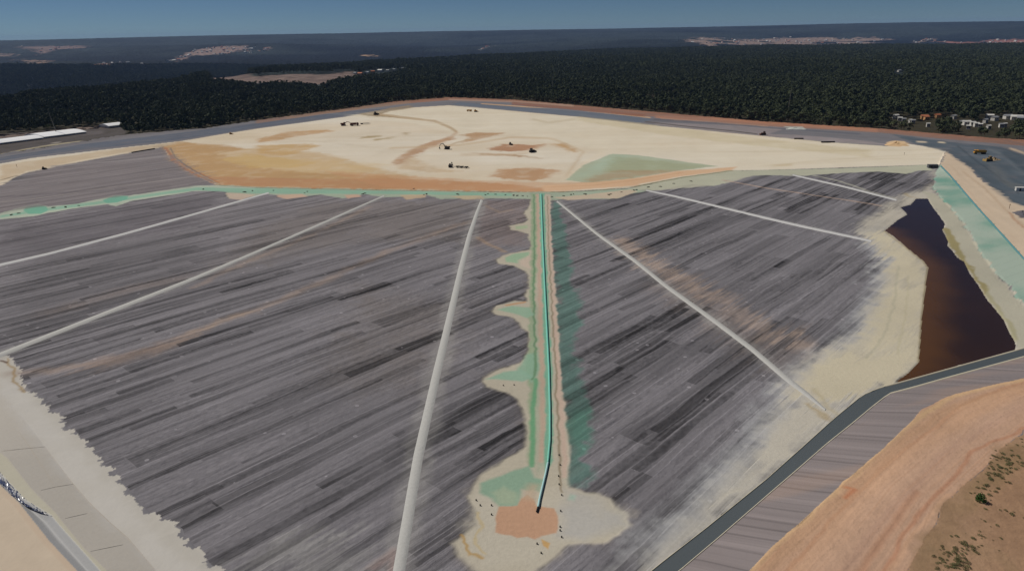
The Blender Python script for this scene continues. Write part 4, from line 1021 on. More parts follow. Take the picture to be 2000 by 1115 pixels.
def excavator(loc, rz, mat, label, s=1.0, fold=0.0):
    t = empty('excavator', loc, rz); t.scale = (s, s, s); tag(t, label, 'excavator')
    for sy in (-1, 1):
        MB().box((0, sy * 1.25, .5), (4.4, .6, .95), bev=.3).build('track', M_BLACK, t)
    MB().box((0, 0, .6), (2.6, 1.9, .5)).cyl((0, 0, 1.05), .9, .3, 'Z').build('undercarriage', DRK, t)
    MB().box((-.9, 0, 1.85), (3.4, 2.9, 1.3), bev=.15).box((-2.3, 0, 1.9), (.9, 2.8, 1.2), bev=.25).build('body', mat, t)
    c = MB().box((.95, .85, 2.2), (1.7, 1.05, 2.0), bev=.1).build('cab', mat, t)
    MB().box((1.0, .85, 2.55), (1.76, 1.1, .85)).build('window', GLS, c)
    MB().bar((.9, -.2, 1.7), (3.2, -.2, 5.0 - fold), .34, .3).bar((3.2, -.2, 5.0 - fold), (5.6, -.2, 4.4 - fold), .3, .24).build('boom', mat, t)
    a = MB().bar((5.6, -.2, 4.4 - fold), (6.6, -.2, 1.6), .24, .18).build('arm', mat, t)
    MB().box((6.4, -.2, 1.1), (1.1, 1.2, 1.1), ry=.5, taper=.7).build('bucket', DRK, a)
    return t

def bulldozer(loc, rz, mat, label, s=1.0):
    t = empty('bulldozer', loc, rz); t.scale = (s, s, s); tag(t, label, 'bulldozer')
    for sy in (-1, 1):
        MB().box((0, sy * 1.15, .6), (4.0, .6, 1.15), bev=.35).build('track', M_BLACK, t)
    MB().box((.9, 0, 1.45), (2.4, 1.3, 1.1), bev=.12).box((-1.2, 0, 1.3), (1.8, 1.8, 1.0), bev=.1).build('body', mat, t)
    c = MB().box((-.6, 0, 2.5), (1.6, 1.6, 1.5), taper=.88).build('cab', mat, t)
    MB().box((-.6, 0, 2.6), (1.64, 1.64, .7)).build('window', GLS, c)
    b = MB().box((2.9, 0, .75), (.25, 3.9, 1.4), ry=-.12, bev=.04).build('blade', mat, t)
    for sy in (-1.5, 1.5): MB().bar((1.0, sy, .6), (2.8, sy, .5), .13).build('push_arm', DRK, b)
    return t

def dump_truck(loc, rz, cabm, bedm, label, s=1.0):
    t = empty('dump_truck', loc, rz); t.scale = (s, s, s); tag(t, label, 'truck')
    MB().box((0, 0, .95), (8.2, .9, .35)).build('chassis', DRK, t)
    c = MB().box((3.3, 0, 2.0), (1.9, 2.4, 2.1), bev=.15).box((4.4, 0, 1.3), (.5, 2.4, .9), bev=.1).build('cab', cabm, t)
    MB().box((3.8, 0, 2.45), (1.1, 2.44, .7)).build('window', GLS, c)
    b = MB().box((-.9, 0, 1.45), (5.9, 2.4, .25)).box((-.9, 1.2, 2.2), (5.9, .14, 1.5), rx=-.08).box((-.9, -1.2, 2.2), (5.9, .14, 1.5), rx=.08).box((2.0, 0, 2.35), (.16, 2.5, 1.8)).box((-3.8, 0, 2.0), (.14, 2.4, 1.1)).build('dump_bed', bedm, t)
    MB().box((-.9, 0, 2.2), (5.4, 2.1, 1.0), bev=.35).build('load', M_DUST, b)
    for x in (3.3, -1.6, -3.0):
        for y in (-1.1, 1.1): wheel(t, x, y, .55, .45)
    return t

def place(px, py): return tuple(S([(px, py)])[0])

excavator(place(671, 246), math.radians(12), RUST, 'dark red brown excavator at the left end of the machine row on the sand', 1.35, 1.4)
dump_truck(place(692, 246), math.radians(15), RUST, RUST, 'dark red brown truck in the middle of the machine row on the sand', 1.25)
t = empty('flat_trailer', place(712, 243), math.radians(8)); t.scale = (1.3, 1.3, 1.3); tag(t, 'low dark flat trailer at the right end of the machine row', 'trailer')
MB().box((0, 0, 1.0), (8.5, 2.4, .25)).bar((4.2, 0, 1.0), (6.0, 0, .7), .12).build('deck', DRK, t)
for x in (-3.2, -2.0):
    for y in (-1.05, 1.05): wheel(t, x, y, .5, .4)
bulldozer(place(734, 225), math.radians(40), DRK, 'small dark bulldozer on the brown patch beside the upper left ring road', 1.4)
dump_truck(place(917, 218), math.radians(170), YEL, YEL, 'yellow dump truck, left of the pair at the far edge of the sand', .85)
bulldozer(place(929, 219), math.radians(10), YEL, 'yellow bulldozer, right of the pair at the far edge of the sand', 1.1)
excavator(place(873, 292), math.radians(176), DRK, 'dark excavator with its arched boom raised, in the middle of the sand flat', 1.15)
excavator(place(880, 327), math.radians(80), DRK, 'dark excavator seen end on beside the row of small trailers', .95, 1.0)
bulldozer(place(997, 283), math.radians(300), DRK, 'tiny black bulldozer on the brown diamond of soil on the sand flat', .8)
bulldozer(place(1039, 298), math.radians(30), DRK, 'black bulldozer pointing uphill right of the brown soil diamond', 1.25)
bulldozer(place(1491, 264), math.radians(175), RUST, 'dark bulldozer parked on the grey road at the upper right rim of the sand', 1.2)
for i, (x_, y_, lab) in enumerate(((894, 328, 'small dark trailer next to the end-on excavator'), (902, 328.5, 'small dark trailer between two others on the sand flat'), (911, 329, 'small dark trailer at the right end of its short row'))):
    t = empty('cargo_trailer', place(x_, y_), math.radians(4)); tag(t, lab, 'trailer', 'small trailers in a row on the sand flat')
    MB().box((0, 0, 1.2), (3.4, 2.0, .9), bev=.1).bar((1.7, 0, .8), (2.6, 0, .6), .08).build('box_body', DRK, t)
    for y in (-1, 1): wheel(t, 0, y, .45, .3)
dump_truck(place(1914, 301), math.radians(172), YEL, YEL, 'orange yellow articulated dump truck on the dark haul area at the right', 1.15)
bulldozer(place(1931, 315), math.radians(182), TAN, 'dusty tan bulldozer pushing a low heap on the dark haul area', 1.25)
# soil heap beside the dozer
def heap(name, loc, rx_, ry_, h_, mat, label=None, cat_='heap', seed=0):
    nr, na = 12, 28; V = []
    for i in range(nr):
        f = i / (nr - 1)
        for j in range(na):
            a = 2 * math.pi * j / na; k = f * (1 + .18 * math.sin(3 * a + seed) + .1 * math.sin(7 * a + seed * 2))
            V.append((rx_ * k * math.cos(a), ry_ * k * math.sin(a), h_ * (1 - f) ** 1.1 * (1 + .25 * math.sin(5 * a + i)) - .15 * f))
    idx = np.arange(nr * na).reshape(nr, na); n_ = np.roll(idx, -1, 1)
    o = raw_mesh(name, V, np.stack([idx[:-1], idx[1:], n_[1:], n_[:-1]], -1).reshape(-1, 4), mat); o.location = loc
    return tag(o, label, cat_)
heap('soil_heap', place(1941, 313), 5.5, 3.0, 2.2, flat_mat('tan_soil', A(172, 150, 118), .95, .2, bump=.2), 'low tan soil heap in front of the dusty bulldozer', seed=1)
heap('sand_heap', place(1750, 283), 11, 9, 2.6, flat_mat('orange_sand', A(212, 178, 136), .95, .12, bump=.2), 'pale orange sand heap where the ring road meets the upper right sand', seed=4)
heap('stone_heap', place(1996, 418), 4.5, 5.5, 1.8, flat_mat('dark_stone', A(96, 94, 100), .95, .25, bump=.3), 'dark grey stone heap in a hollow of the bench at the right edge', seed=2)
heap('rock_pile', place(1553, 252), 12, 5, 1.6, flat_mat('white_rock', A(196, 200, 192), .9, .12, bump=.2), 'long whitish rock pile on the red bank before the forest', seed=3)
for px_, py_, L_, lab in ((1560, 272, 9, 'short dark pipe stack on the grey road rim, left of a longer one'), (1617, 278.5, 13, 'longer dark pipe stack on the grey road rim at the upper right')):
    t = empty('pipe_stack', place(px_, py_), math.radians(-3)); tag(t, lab, 'pipe stack')
    m_ = MB()
    for j, (yy, zz) in enumerate(((-.6, .35), (0, .35), (.6, .35), (-.3, .87), (.3, .87))): m_.cyl((0, yy, zz), .33, L_, 'X', 10)
    m_.build('pipes', DRK, t)
    for xx in (-.3, .3): MB().box((L_ * xx, 0, .05), (.2, 2.2, .12)).build('skid', TAN, t)
# pump house, cabin, container, gate posts
def cabin(name, loc, rz, L_, D_, h_, wall, roof, label, cat_, door=True):
    t = empty(name, loc, rz); tag(t, label, cat_)
    w_ = MB().box((0, 0, h_ / 2), (L_, D_, h_)).build('wall', wall, t)
    MB().box((0, 0, h_ + .09), (L_ + .5, D_ + .5, .16), bev=.03).build('roof', roof, t)
    if door:
        MB().box((-L_ * .2, -D_ / 2 - .03, 1.0), (.95, .06, 2.0)).build('door', DRK, t)
        for x in (L_ * .12, L_ * .34): MB().box((x, -D_ / 2 - .03, h_ * .6), (.9, .06, .8)).build('window', GLS, t)
    return t
cabin('pump_house', place(1821, 328), math.radians(-6), 7.5, 3.2, 2.6, CNC, CNC, 'dark grey pump house at the tip of the green slope and sand', 'shed')
cabin('white_container', place(1996, 373), math.radians(-14), 8, 2.5, 2.3, WHT, WHT, 'white container at the right edge of the dark haul area', 'container')
cabin('gate_cabin', place(343, 254), math.radians(14), 5, 5, 7.5, flat_mat('cream_wall', A(170, 164, 150), .8, .1), CNC, 'small cream tower cabin before the forest edge at the upper left', 'building')
for px_, py_, lab, hh in ((1971, 408, 'thin brown marker post on the bench at the right', 3.0), (1766, 303, 'short marker post alone on the upper right sand', 2.2), (33, 327, 'small marker post on the pale sand at the left edge', 2.6)):
    t = empty('marker_post', place(px_, py_)); tag(t, lab, 'post')
    MB().cyl((0, 0, hh / 2), .12, hh, 'Z', 8).build('post', RUST, t); MB().box((0, -.1, hh * .85), (.5, .06, .5)).build('plate', TAN, t)
t = bulldozer(place(86, 331), math.radians(20), DRK, 'small dark bulldozer on the rim of the grey pad at the left', .75)
bulldozer(place(451, 263), math.radians(15), YEL, 'small yellow bulldozer on the pale road left of the sand flat', .8)
# long dark roll of liner on the left rim
t = empty('liner_roll', place(280, 294), 0); tag(t, 'long dark roll of liner lying along the upper left rim of the pad', 'liner roll')
q = S([(257, 299), (302, 291.5)]); q = q[0][None, :] * (1 - np.linspace(0, 1, 12))[:, None] + q[1][None, :] * np.linspace(0, 1, 12)[:, None]; q[:, 2] += .5
tube('roll', q - np.array(t.location)[None, :], .55, DRK, 10, parent=t)
# barrels and ballast along the drain
bl = [(1092, 889), (1094, 908), (1091, 930), (1092, 946), (1097, 967), (1095, 998), (1094, 1029), (1094, 1036), (1097, 1049), (1049, 1062), (1057, 1080), (960, 987), (938, 987), (960, 1005), (930, 977), (1004, 752), (983, 753)]
for i, (x_, y_) in enumerate(bl):
    w_ = 'on the pale strip right of the teal pipe' if x_ > 1085 else ('below the orange clay patch' if y_ > 1050 else ('left of the orange clay patch' if y_ > 900 else 'by the lowest green side pool'))
    t = tag(empty('ballast_drum', place(x_, y_)), 'small dark ballast drum ' + w_, 'drum', 'ballast drums ' + w_)
    t.scale = (.4, .4, .4)
    MB().cyl((0, 0, .45), .42, .9, 'Z', 10).build('drum', M_BLACK, t); MB().cyl((0, 0, .92), .44, .06, 'Z', 10).build('rim', DRK, t)
# sandbags on the drain margin
sb = [(131, 834)]
M_BAG = flat_mat('dark_bag', A(82, 78, 66), .9, .3)
bagspots = [(534, 372.5), (595, 377), (600, 374.5), (712, 378), (708, 379.5), (828, 380.5), (833, 379.5), (808, 369), (894, 380), (948, 381), (953, 379), (968, 380), (987, 381), (1003, 382), (1010, 382.5), (1021, 383), (1030, 384), (1078, 385), (1101, 383), (1115, 380.5), (1120, 379.5),
            (1143, 379.5), (1144, 380), (1189, 381), (1193, 379.5), (1214, 375.5), (1238, 372), (1243, 371), (1266, 366), (1290, 365), (1316, 359), (1350, 354.5), (493, 373), (478, 375.5), (397, 370), (104, 406), (128, 405), (154, 402), (22, 420), (36, 417)]
bag0 = None
for i, (x_, y_) in enumerate(bagspots):
    if bag0 is None:
        bm_ = MB().box((0, 0, .45), (2.4, 1.6, .9), bev=.3).box((1.6, .7, .3), (1.6, 1.2, .6), bev=.22, rz=.5).box((-1.3, -.7, .28), (1.5, 1.1, .55), bev=.2, rz=-.6)
        bag0 = bm_.build('sandbag_pile', M_BAG); b_ = bag0
    else:
        b_ = bag0.copy(); COL.objects.link(b_)
    b_.location = place(x_, y_); b_.rotation_euler.z = random.uniform(0, 3); k_ = random.uniform(.35, .7); b_.scale = (k_, k_, k_)
    side = 'left' if x_ < 520 else ('middle' if x_ < 1060 else 'right')
    tag(b_, 'small dark heap of sandbags on the green margin, %s stretch of the top drain' % side, 'sandbags', 'sandbag heaps on the %s stretch of the top drain' % side)

# white long roofs, upper left
def long_shed(px_pts, depth, h_, label):
    P = at(px_pts, 1.0)
    a, b = P[0], P[-1]; L_ = float(np.hypot(*(b - a))); ang = math.atan2(b[1] - a[1], b[0] - a[0]); c = (a + b) / 2
    t = empty('long_shed', (c[0], c[1], -1.5), ang); tag(t, label, 'shed')
    MB().box((0, depth / 2, h_ / 2), (L_, depth, h_)).build('wall', WHT, t)
    bm_ = bmesh.new(); n = 9; vsx = []
    for i in range(2):
        for k in range(n):
            f = k / (n - 1); vsx.append(bm_.verts.new(((i - .5) * (L_ + 1), -.6 + (depth + 1.2) * f, h_ + 2.4 * math.sin(math.pi * f))))
    for k in range(n - 1): bm_.faces.new((vsx[k], vsx[n + k], vsx[n + k + 1], vsx[k + 1]))
    bm_.faces.new(vsx[:n]); bm_.faces.new(vsx[n:][::-1]); bm_.faces.new((vsx[0], vsx[n - 1], vsx[2 * n - 1], vsx[n]))
    me = bpy.data.meshes.new('roof'); bmesh.ops.recalc_face_normals(bm_, faces=bm_.faces); bm_.to_mesh(me); bm_.free(); me.materials.append(M_ROOF)
    o = bpy.data.objects.new('roof', me); COL.objects.link(o); o.parent = t
M_ROOF = flat_mat('white_sheet_roof', (0.95, 0.95, 0.95), .5, .02)
long_shed([(-60, 285), (84, 267)], 30, 1.4, 'long low shed with brilliant white roof, cut by the left edge')
long_shed([(86, 266), (168, 256)], 44, 1.6, 'wide low shed with brilliant white roof beside the leaning bare trunk')
long_shed([(212, 246.5), (242, 243)], 22, 2.4, 'small white roofed shed against the forest, right of the two long ones')

# ------------------------------------------------------------------ trees
def leaf_mat(name, c1, c2):
    m, nt, b = new_mat(name, .75, .15)
    oi = nd(nt, 'ShaderNodeObjectInfo'); g = nd(nt, 'ShaderNodeNewGeometry')
    n = noise(nt, g.outputs['Position'], .35, 2)
    nb = noise(nt, g.outputs['Position'], .006, 4)
    n = mth(nt, 'ADD', n, mth(nt, 'MULTIPLY', mth(nt, 'SUBTRACT', nb, .5), 1.3))
    f = mth(nt, 'ADD', mth(nt, 'MULTIPLY', mth(nt, 'ADD', oi.outputs['Random'], .25), .42), mth(nt, 'MULTIPLY', n, .5))
    cr = nd(nt, 'ShaderNodeValToRGB'); nt.links.new(f, cr.inputs[0])
    cr.color_ramp.elements[0].position = .2; cr.color_ramp.elements[0].color = (*c1, 1)
    cr.color_ramp.elements[1].position = .95; cr.color_ramp.elements[1].color = (*c2, 1)
    nt.links.new(cr.outputs[0], b.inputs['Base Color'])
    return m
M_LEAF = leaf_mat('foliage', (0.028, 0.040, 0.019), (0.112, 0.130, 0.062))
M_BARK = flat_mat('bark', A(96, 90, 80), .9, .3)
M_PALEBARK = flat_mat('pale_dead_wood', A(120, 116, 108), .9, .2)

def crown_geo(seed, n=420, hgt=13.0, wid=4.5):
    r_ = np.random.default_rng(seed)
    lob = []
    for k in range(r_.integers(5, 9)):
        a = r_.uniform(0, 6.28); d = r_.uniform(0, .62) * wid
        lob.append((d * math.cos(a), d * math.sin(a), hgt * r_.uniform(.5, .88), wid * r_.uniform(.34, .6)))
    V = []; Fc = []
    for i in range(n):
        l_ = lob[r_.integers(len(lob))]
        d = r_.normal(size=3); d /= np.linalg.norm(d); d[2] = abs(d[2]) * .9 - .25
        rr_ = l_[3] * r_.uniform(.6, 1.05)
        c = np.array([l_[0], l_[1], l_[2]]) + d * rr_ * np.array([1, 1, .75])
        nrm = d + r_.normal(size=3) * .5; nrm /= np.linalg.norm(nrm)
        t1 = np.cross(nrm, r_.normal(size=3)); t1 /= np.linalg.norm(t1); t2 = np.cross(nrm, t1)
        s_ = r_.uniform(.35, .95)
        b0 = len(V)
        V += [c + t1 * s_, c + t2 * s_ * .7, c - t1 * s_ * .9, c - t2 * s_ * .8]; Fc.append((b0, b0 + 1, b0 + 2, b0 + 3))
    return np.array(V), np.array(Fc)

def trunk_geo(seed, hgt=13.0):
    r_ = random.Random(seed)
    m = MB(); top = (r_.uniform(-.5, .5), r_.uniform(-.5, .5), hgt * .62)
    m.bar((0, 0, -1.5), top, .3, .16)
    for k in range(5):
        a = r_.uniform(0, 6.28); z0 = hgt * r_.uniform(.35, .6)
        m.bar((top[0] * z0 / top[2], top[1] * z0 / top[2], z0), (2.6 * math.cos(a), 2.6 * math.sin(a), hgt * r_.uniform(.65, .8)), .12, .05)
    return m

PROTO = []
for k in range(6):
    V_, F_ = crown_geo(100 + k, hgt=11 + 1.2 * k, wid=4.0 + .35 * (k % 4))
    me = bpy.data.meshes.new('crown'); me.from_pydata(V_.tolist(), [], F_.tolist()); me.materials.append(M_LEAF); me.update()
    tb = trunk_geo(k, 11 + 1.2 * k); tm = bpy.data.meshes.new('trunk'); tb.bm.to_mesh(tm); tb.bm.free(); tm.materials.append(M_BARK)
    PROTO.append((me, tm))

# where trees stand: polar scatter beyond the ring
HOUSES = [(1749, 231, 'w', 12), (1757, 236, 'w', 8), (1765, 238, 'g', 7), (1777, 240, 'w', 8), (1783, 241, 'g', 7), (1805, 232, 'r', 13), (1809, 234, 'o', 10), (1812, 248, 'w', 6), (1830, 230, 'r', 13), (1853, 236, 'w', 8), (1862, 232, 'g', 12),
          (1878, 243, 'g', 10), (1887, 244, 'w', 14), (1899, 245, 'w', 9), (1906, 247, 'w', 9), (1914, 249, 'w', 7), (1891, 252, 'w', 7), (1924, 240, 'g', 10), (1932, 231, 'w', 14), (1942, 235, 'g', 14), (1930, 252, 'w', 8), (1955, 249, 'g', 8), (1962, 248, 'w', 6), (1968, 232, 'g', 16),
          (1985, 234, 'w', 20), (1997, 236, 'g', 20), (743, 140, 'w', 22), (757, 139, 'w', 12), (770, 137, 'g', 12), (800, 132, 'w', 14), (835, 127, 'w', 16), (828, 126, 'g', 14), (862, 128, 'w', 9), (728, 141, 'o', 16), (718, 143, 'g', 16), (704, 146, 'r', 22), (694, 144, 'g', 14), (1756, 140, 'g', 12), (786, 135, 'g', 10)]
HP = np.array([(h[0], h[1]) for h in HOUSES], float)
HW = SF(HP + np.array([0, 1.0]))
def allowed(X, Y):
    ok = ~inside(POLY['out'], X, Y)
    r = np.hypot(X, Y)
    nearm = ok & (r < 1500)
    d = np.full(X.shape, 999.0)
    if nearm.any(): d[nearm] = ldist(W['ring_out'], X[nearm], Y[nearm])
    az = np.degrees(np.arctan2(X, Y))
    ok &= d > 14
    for poly, _ in CLEAR: ok &= ~inside(poly, X, Y)
    for f_ in (1.04, 1.08, 1.12): ok &= ~inside(CLEAR[0][0], X * f_, Y * f_)
    YD = at([(-200, 272), (0, 263), (88, 256), (176, 248), (241, 242), (244, 275), (228, 283), (150, 296), (0, 318), (-200, 335)], 0)
    ok &= ~inside(YD, X, Y)
    for hx, hy, hz in HW:
        rr_ = math.hypot(hx, hy)
        ux, uy = hx / rr_, hy / rr_
        al = (X - hx) * ux + (Y - hy) * uy; ac = -(X - hx) * uy + (Y - hy) * ux
        ok &= ~((np.abs(ac) < 7 + rr_ * .002) & (al > -(95 if rr_ < 1500 else 380)) & (al < 12))
    return ok

def scatter(r0, r1, sp, a0=-42, a1=42):
    n = int(math.radians(a1 - a0) * .5 * (r1 * r1 - r0 * r0) / (sp * sp))
    r = np.sqrt(rng.uniform(r0 * r0, r1 * r1, n)); a = np.radians(rng.uniform(a0, a1, n))
    X = r * np.sin(a); Y = r * np.cos(a)
    m = allowed(X, Y) & (fbm(X * .012, Y * .012, 90, 3) + .5 * rng.random(len(X)) > -.28)
    X, Y = X[m], Y[m]
    return X, Y, hnear(X, Y)

def forest_points():
    Xa, Ya, Za = scatter(600, 2300, 6.9)
    d = np.full(Xa.shape, 999.0); nm = np.hypot(Xa, Ya) < 1600
    d[nm] = ldist(W['ring_out'], Xa[nm], Ya[nm])
    Xb, Yb, Zb = scatter(2300, 5600, 10.5)
    return Xa, Ya, Za, d, Xb, Yb, Zb
Xa, Ya, Za, Da, Xb, Yb, Zb = forest_points()
# the 290 trees that show largest: front row of the forest
order = np.argsort(Da + np.hypot(Xa, Ya) * 0.004)
front = order[:290]
rest = np.ones(len(Xa), bool); rest[front] = False
def sector(x, y):
    a = math.degrees(math.atan2(x, y))
    return ('at the far left, before the white roofed sheds' if a < -26 else 'behind the left stretch of the ring road' if a < -12 else 'behind the top bend of the ring road' if a < 4 else
            'behind the red bank right of the middle' if a < 20 else 'in front of the white houses on the right')
for i in front:
    x, y, z = float(Xa[i]), float(Ya[i]), float(Za[i])
    t = empty('forest_tree', (x, y, z), random.uniform(0, 6.28)); s_ = random.uniform(.75, 1.3); t.scale = (s_ * random.uniform(.9, 1.15), s_, s_)
    sec = sector(x, y)
    tag(t, 'dark tree in the forest front row ' + sec, 'tree', 'front row trees ' + sec)
    cm, tm = PROTO[random.randrange(6)]
    c_ = bpy.data.objects.new('crown', cm); COL.objects.link(c_); c_.parent = t
    k_ = bpy.data.objects.new('trunk', tm); COL.objects.link(k_); k_.parent = t

def stuff_forest(name, X, Y, Z, label, smin, smax):
    """one wood: points that carry instanced trees"""
    src = bpy.data.collections.new(name + '_sources')
    for k in range(6):
        V_, F_ = crown_geo(300 + k, n=300 if smin < 1.0 else 160, hgt=11 + 1.3 * k, wid=4.2 + .4 * (k % 4))
        pass
        me = bpy.data.meshes.new(name + '_crown'); me.from_pydata(V_.tolist(), [], F_.tolist()); me.materials.append(M_LEAF); me.update()
        src.objects.link(bpy.data.objects.new(name + '_crown', me))
    me = bpy.data.meshes.new(name); me.vertices.add(len(X)); me.vertices.foreach_set('co', np.stack([X, Y, Z], 1).astype(np.float32).ravel()); me.update(); me.materials.append(M_LEAF)
    o = bpy.data.objects.new(name, me); COL.objects.link(o); tag(o, label, 'forest', kind='stuff')
    ng = bpy.data.node_groups.new(name, 'GeometryNodeTree')
    ng.interface.new_socket('Geometry', in_out='INPUT', socket_type='NodeSocketGeometry'); ng.interface.new_socket('Geometry', in_out='OUTPUT', socket_type='NodeSocketGeometry')
    gi = ng.nodes.new('NodeGroupInput'); go = ng.nodes.new('NodeGroupOutput')
    ip = ng.nodes.new('GeometryNodeInstanceOnPoints'); ci = ng.nodes.new('GeometryNodeCollectionInfo')
    ci.inputs['Collection'].default_value = src; ci.inputs['Separate Children'].default_value = True; ci.inputs['Reset Children'].default_value = True
    ip.inputs['Pick Instance'].default_value = True
    rv = ng.nodes.new('FunctionNodeRandomValue'); rv.data_type = 'FLOAT_VECTOR'; rv.inputs[0].default_value = (-.06, -.06, 0); rv.inputs[1].default_value = (.06, .06, 6.28)
    rs = ng.nodes.new('FunctionNodeRandomValue'); rs.data_type = 'FLOAT'; rs.inputs[2].default_value = smin; rs.inputs[3].default_value = smax; rs.inputs['Seed'].default_value = 4
    ri = ng.nodes.new('FunctionNodeRandomValue'); ri.data_type = 'INT'; ri.inputs[4].default_value = 0; ri.inputs[5].default_value = 5
    ng.links.new(gi.outputs[0], ip.inputs['Points']); ng.links.new(ci.outputs[0], ip.inputs['Instance'])
    ng.links.new(rv.outputs[0], ip.inputs['Rotation']); ng.links.new(rs.outputs[1], ip.inputs['Scale']); ng.links.new(ri.outputs[2], ip.inputs['Instance Index'])
    ng.links.new(ip.outputs[0], go.inputs[0])
    md = o.modifiers.new('trees', 'NODES'); md.node_group = ng
    return o
stuff_forest('forest', Xa[rest], Ya[rest], Za[rest], 'dense dark green forest behind the front row of trees', .62, 1.25)
stuff_forest('far_forest', Xb, Yb, Zb, 'far part of the dark forest reaching to the edge of the plateau', 1.05, 1.7)

# bare trunks that stand above the canopy
def bare_trunk(px, py, hpx, lean, label, rad=.45):
    p = SF([(px, py)])[0] if py < 230 else S([(px, py)])[0]
    d = math.hypot(p[0], p[1]); h_ = hpx * math.hypot(d, H - p[2]) / F_PX
    t = empty('bare_tree', tuple(p)); tag(t, label, 'bare tree')
    m = MB(); m.bar((0, 0, -1), (lean * h_ * .5, 0, h_ * .55), rad, rad * .7).bar((lean * h_ * .5, 0, h_ * .55), (lean * h_, 0, h_), rad * .7, rad * .2)
    m.build('trunk', M_PALEBARK, t)
    b_ = MB()
    for k in range(4):
        z_ = h_ * (.6 + .1 * k); x_ = lean * z_
        b_.bar((x_, 0, z_), (x_ + (1.6 - .3 * k) * (-1) ** k, .5 * (k - 1.5), z_ + 1.5), .12, .04)
    b_.build('branches', M_PALEBARK, t)
bare_trunk(112, 264, 42, -.17, 'leaning bare grey trunk standing in front of the white roofs', .6)
bare_trunk(1079, 184, 34, .02, 'bare grey trunk above the forest in the middle', .5)
bare_trunk(1537, 236, 56, .04, 'tall pale bare trunk rising from the forest on the right', .6)
bare_trunk(845, 166, 18, 0, 'short pale bare trunk above the forest left of the middle', .5)

# ------------------------------------------------------------------ houses
M_TILE = flat_mat('terracotta_roof', A(176, 110, 78), .8, .2); M_OCH = flat_mat('ochre_wall', A(196, 150, 104), .8, .1); M_GRYR = flat_mat('grey_roof', A(150, 152, 156), .7, .15); M_CRM = flat_mat('pale_wall', A(206, 202, 194), .8, .08)
def house_parts(L_, D_, h_):
    w_ = MB().box((0, 0, h_ / 2 - .5), (L_, D_, h_ + 1)); bm_ = bmesh.new()
    a = [bm_.verts.new(v) for v in ((-L_ / 2 - .4, -D_ / 2 - .4, h_), (L_ / 2 + .4, -D_ / 2 - .4, h_), (L_ / 2 + .4, D_ / 2 + .4, h_), (-L_ / 2 - .4, D_ / 2 + .4, h_), (-L_ / 2 - .4, 0, h_ + D_ * .28), (L_ / 2 + .4, 0, h_ + D_ * .28))]
    for f in ((0, 1, 5, 4), (2, 3, 4, 5), (1, 2, 5), (3, 0, 4), (3, 2, 1, 0)): bm_.faces.new([a[i] for i in f])
    me = bpy.data.meshes.new('roof'); bm_.to_mesh(me); bm_.free()
    return w_, me
wd = {'w': 'white', 'g': 'grey roofed', 'r': 'terracotta roofed', 'o': 'ochre'}
for i, ((px, py, kd, L_), p) in enumerate(zip(HOUSES, HW)):
    L_ *= .6 if py > 200 else .8
    t = empty('house', tuple(p), math.radians(random.uniform(-35, 35)))
    where = ('among the trees near the right edge' if px > 1870 else 'among the trees right of the tall bare trunk') if px > 1500 and py > 200 else 'at the end of the clearing in the upper forest'
    nb = [] if i == 0 else []
    tag(t, 'small %s house %s' % (wd[kd], where), 'house', '%s houses %s' % (wd[kd], where))
    w_, rm = house_parts(L_, L_ * .6, 4.2 if L_ < 15 else 5.5)
    w_.build('wall', {'w': M_CRM, 'g': M_CRM, 'r': M_OCH, 'o': M_OCH}[kd], t)
    rm.materials.append({'w': WHT, 'g': M_GRYR, 'r': M_TILE, 'o': M_TILE}[kd]); ro = bpy.data.objects.new('roof', rm); COL.objects.link(ro); ro.parent = t
    for x in (-.25, .2): MB().box((L_ * x, -L_ * .3 - .03, 2.2), (1.4, .08, 1.3)).build('window', GLS, t)
# far towns: each house a gabled block; 220 single ones, the rest of the town one mass
TW, TR = house_parts(16, 11, 6)
twm = bpy.data.meshes.new('far_house'); TW.bm.to_mesh(twm); TW.bm.free()
bmx = bmesh.new(); bmx.from_mesh(twm); n0 = len(bmx.faces); bmx.from_mesh(TR); 
for f in list(bmx.faces)[n0:]: f.material_index = 1
far_meshes = []
for rf in (M_TILE, M_GRYR, WHT):
    me = bpy.data.meshes.new('far_house'); bmx.to_mesh(me); me.materials.append(M_CRM); me.materials.append(rf); far_meshes.append(me)
bmx.free()
towns = [(2, 'in the town on the far hillside at the upper left', 70), (3, 'in the farthest town at the upper left', 12), (8, 'in the long far town at the upper right', 100), (10, 'in the reddish far town at the right edge', 46), (7, 'on the far slope in the middle', 8), (1, 'on the bare spur at the upper left', 10), (9, 'on the short far spur right of the long town', 8)]
for ci_, where, n in towns:
    poly = CLEAR[ci_][0]; lo, hi = poly.min(0), poly.max(0); k = 0; tries = 0
    while k < n and tries < 6000:
        tries += 1
        x, y = rng.uniform(lo[0], hi[0]), rng.uniform(lo[1], hi[1])
        if not inside(poly, np.array([x]), np.array([y]))[0]: continue
        z = float(hfar(np.array([x]), np.array([y]))[0])
        o = bpy.data.objects.new('far_house', far_meshes[rng.integers(3)]); COL.objects.link(o); o.location = (x, y, z + 1); o.rotation_euler.z = rng.uniform(0, 3.1); s_ = rng.uniform(.8, 1.7); o.scale = (s_, s_, s_)
        tag(o, 'tiny pale house ' + where, 'house', 'tiny houses ' + where); k += 1

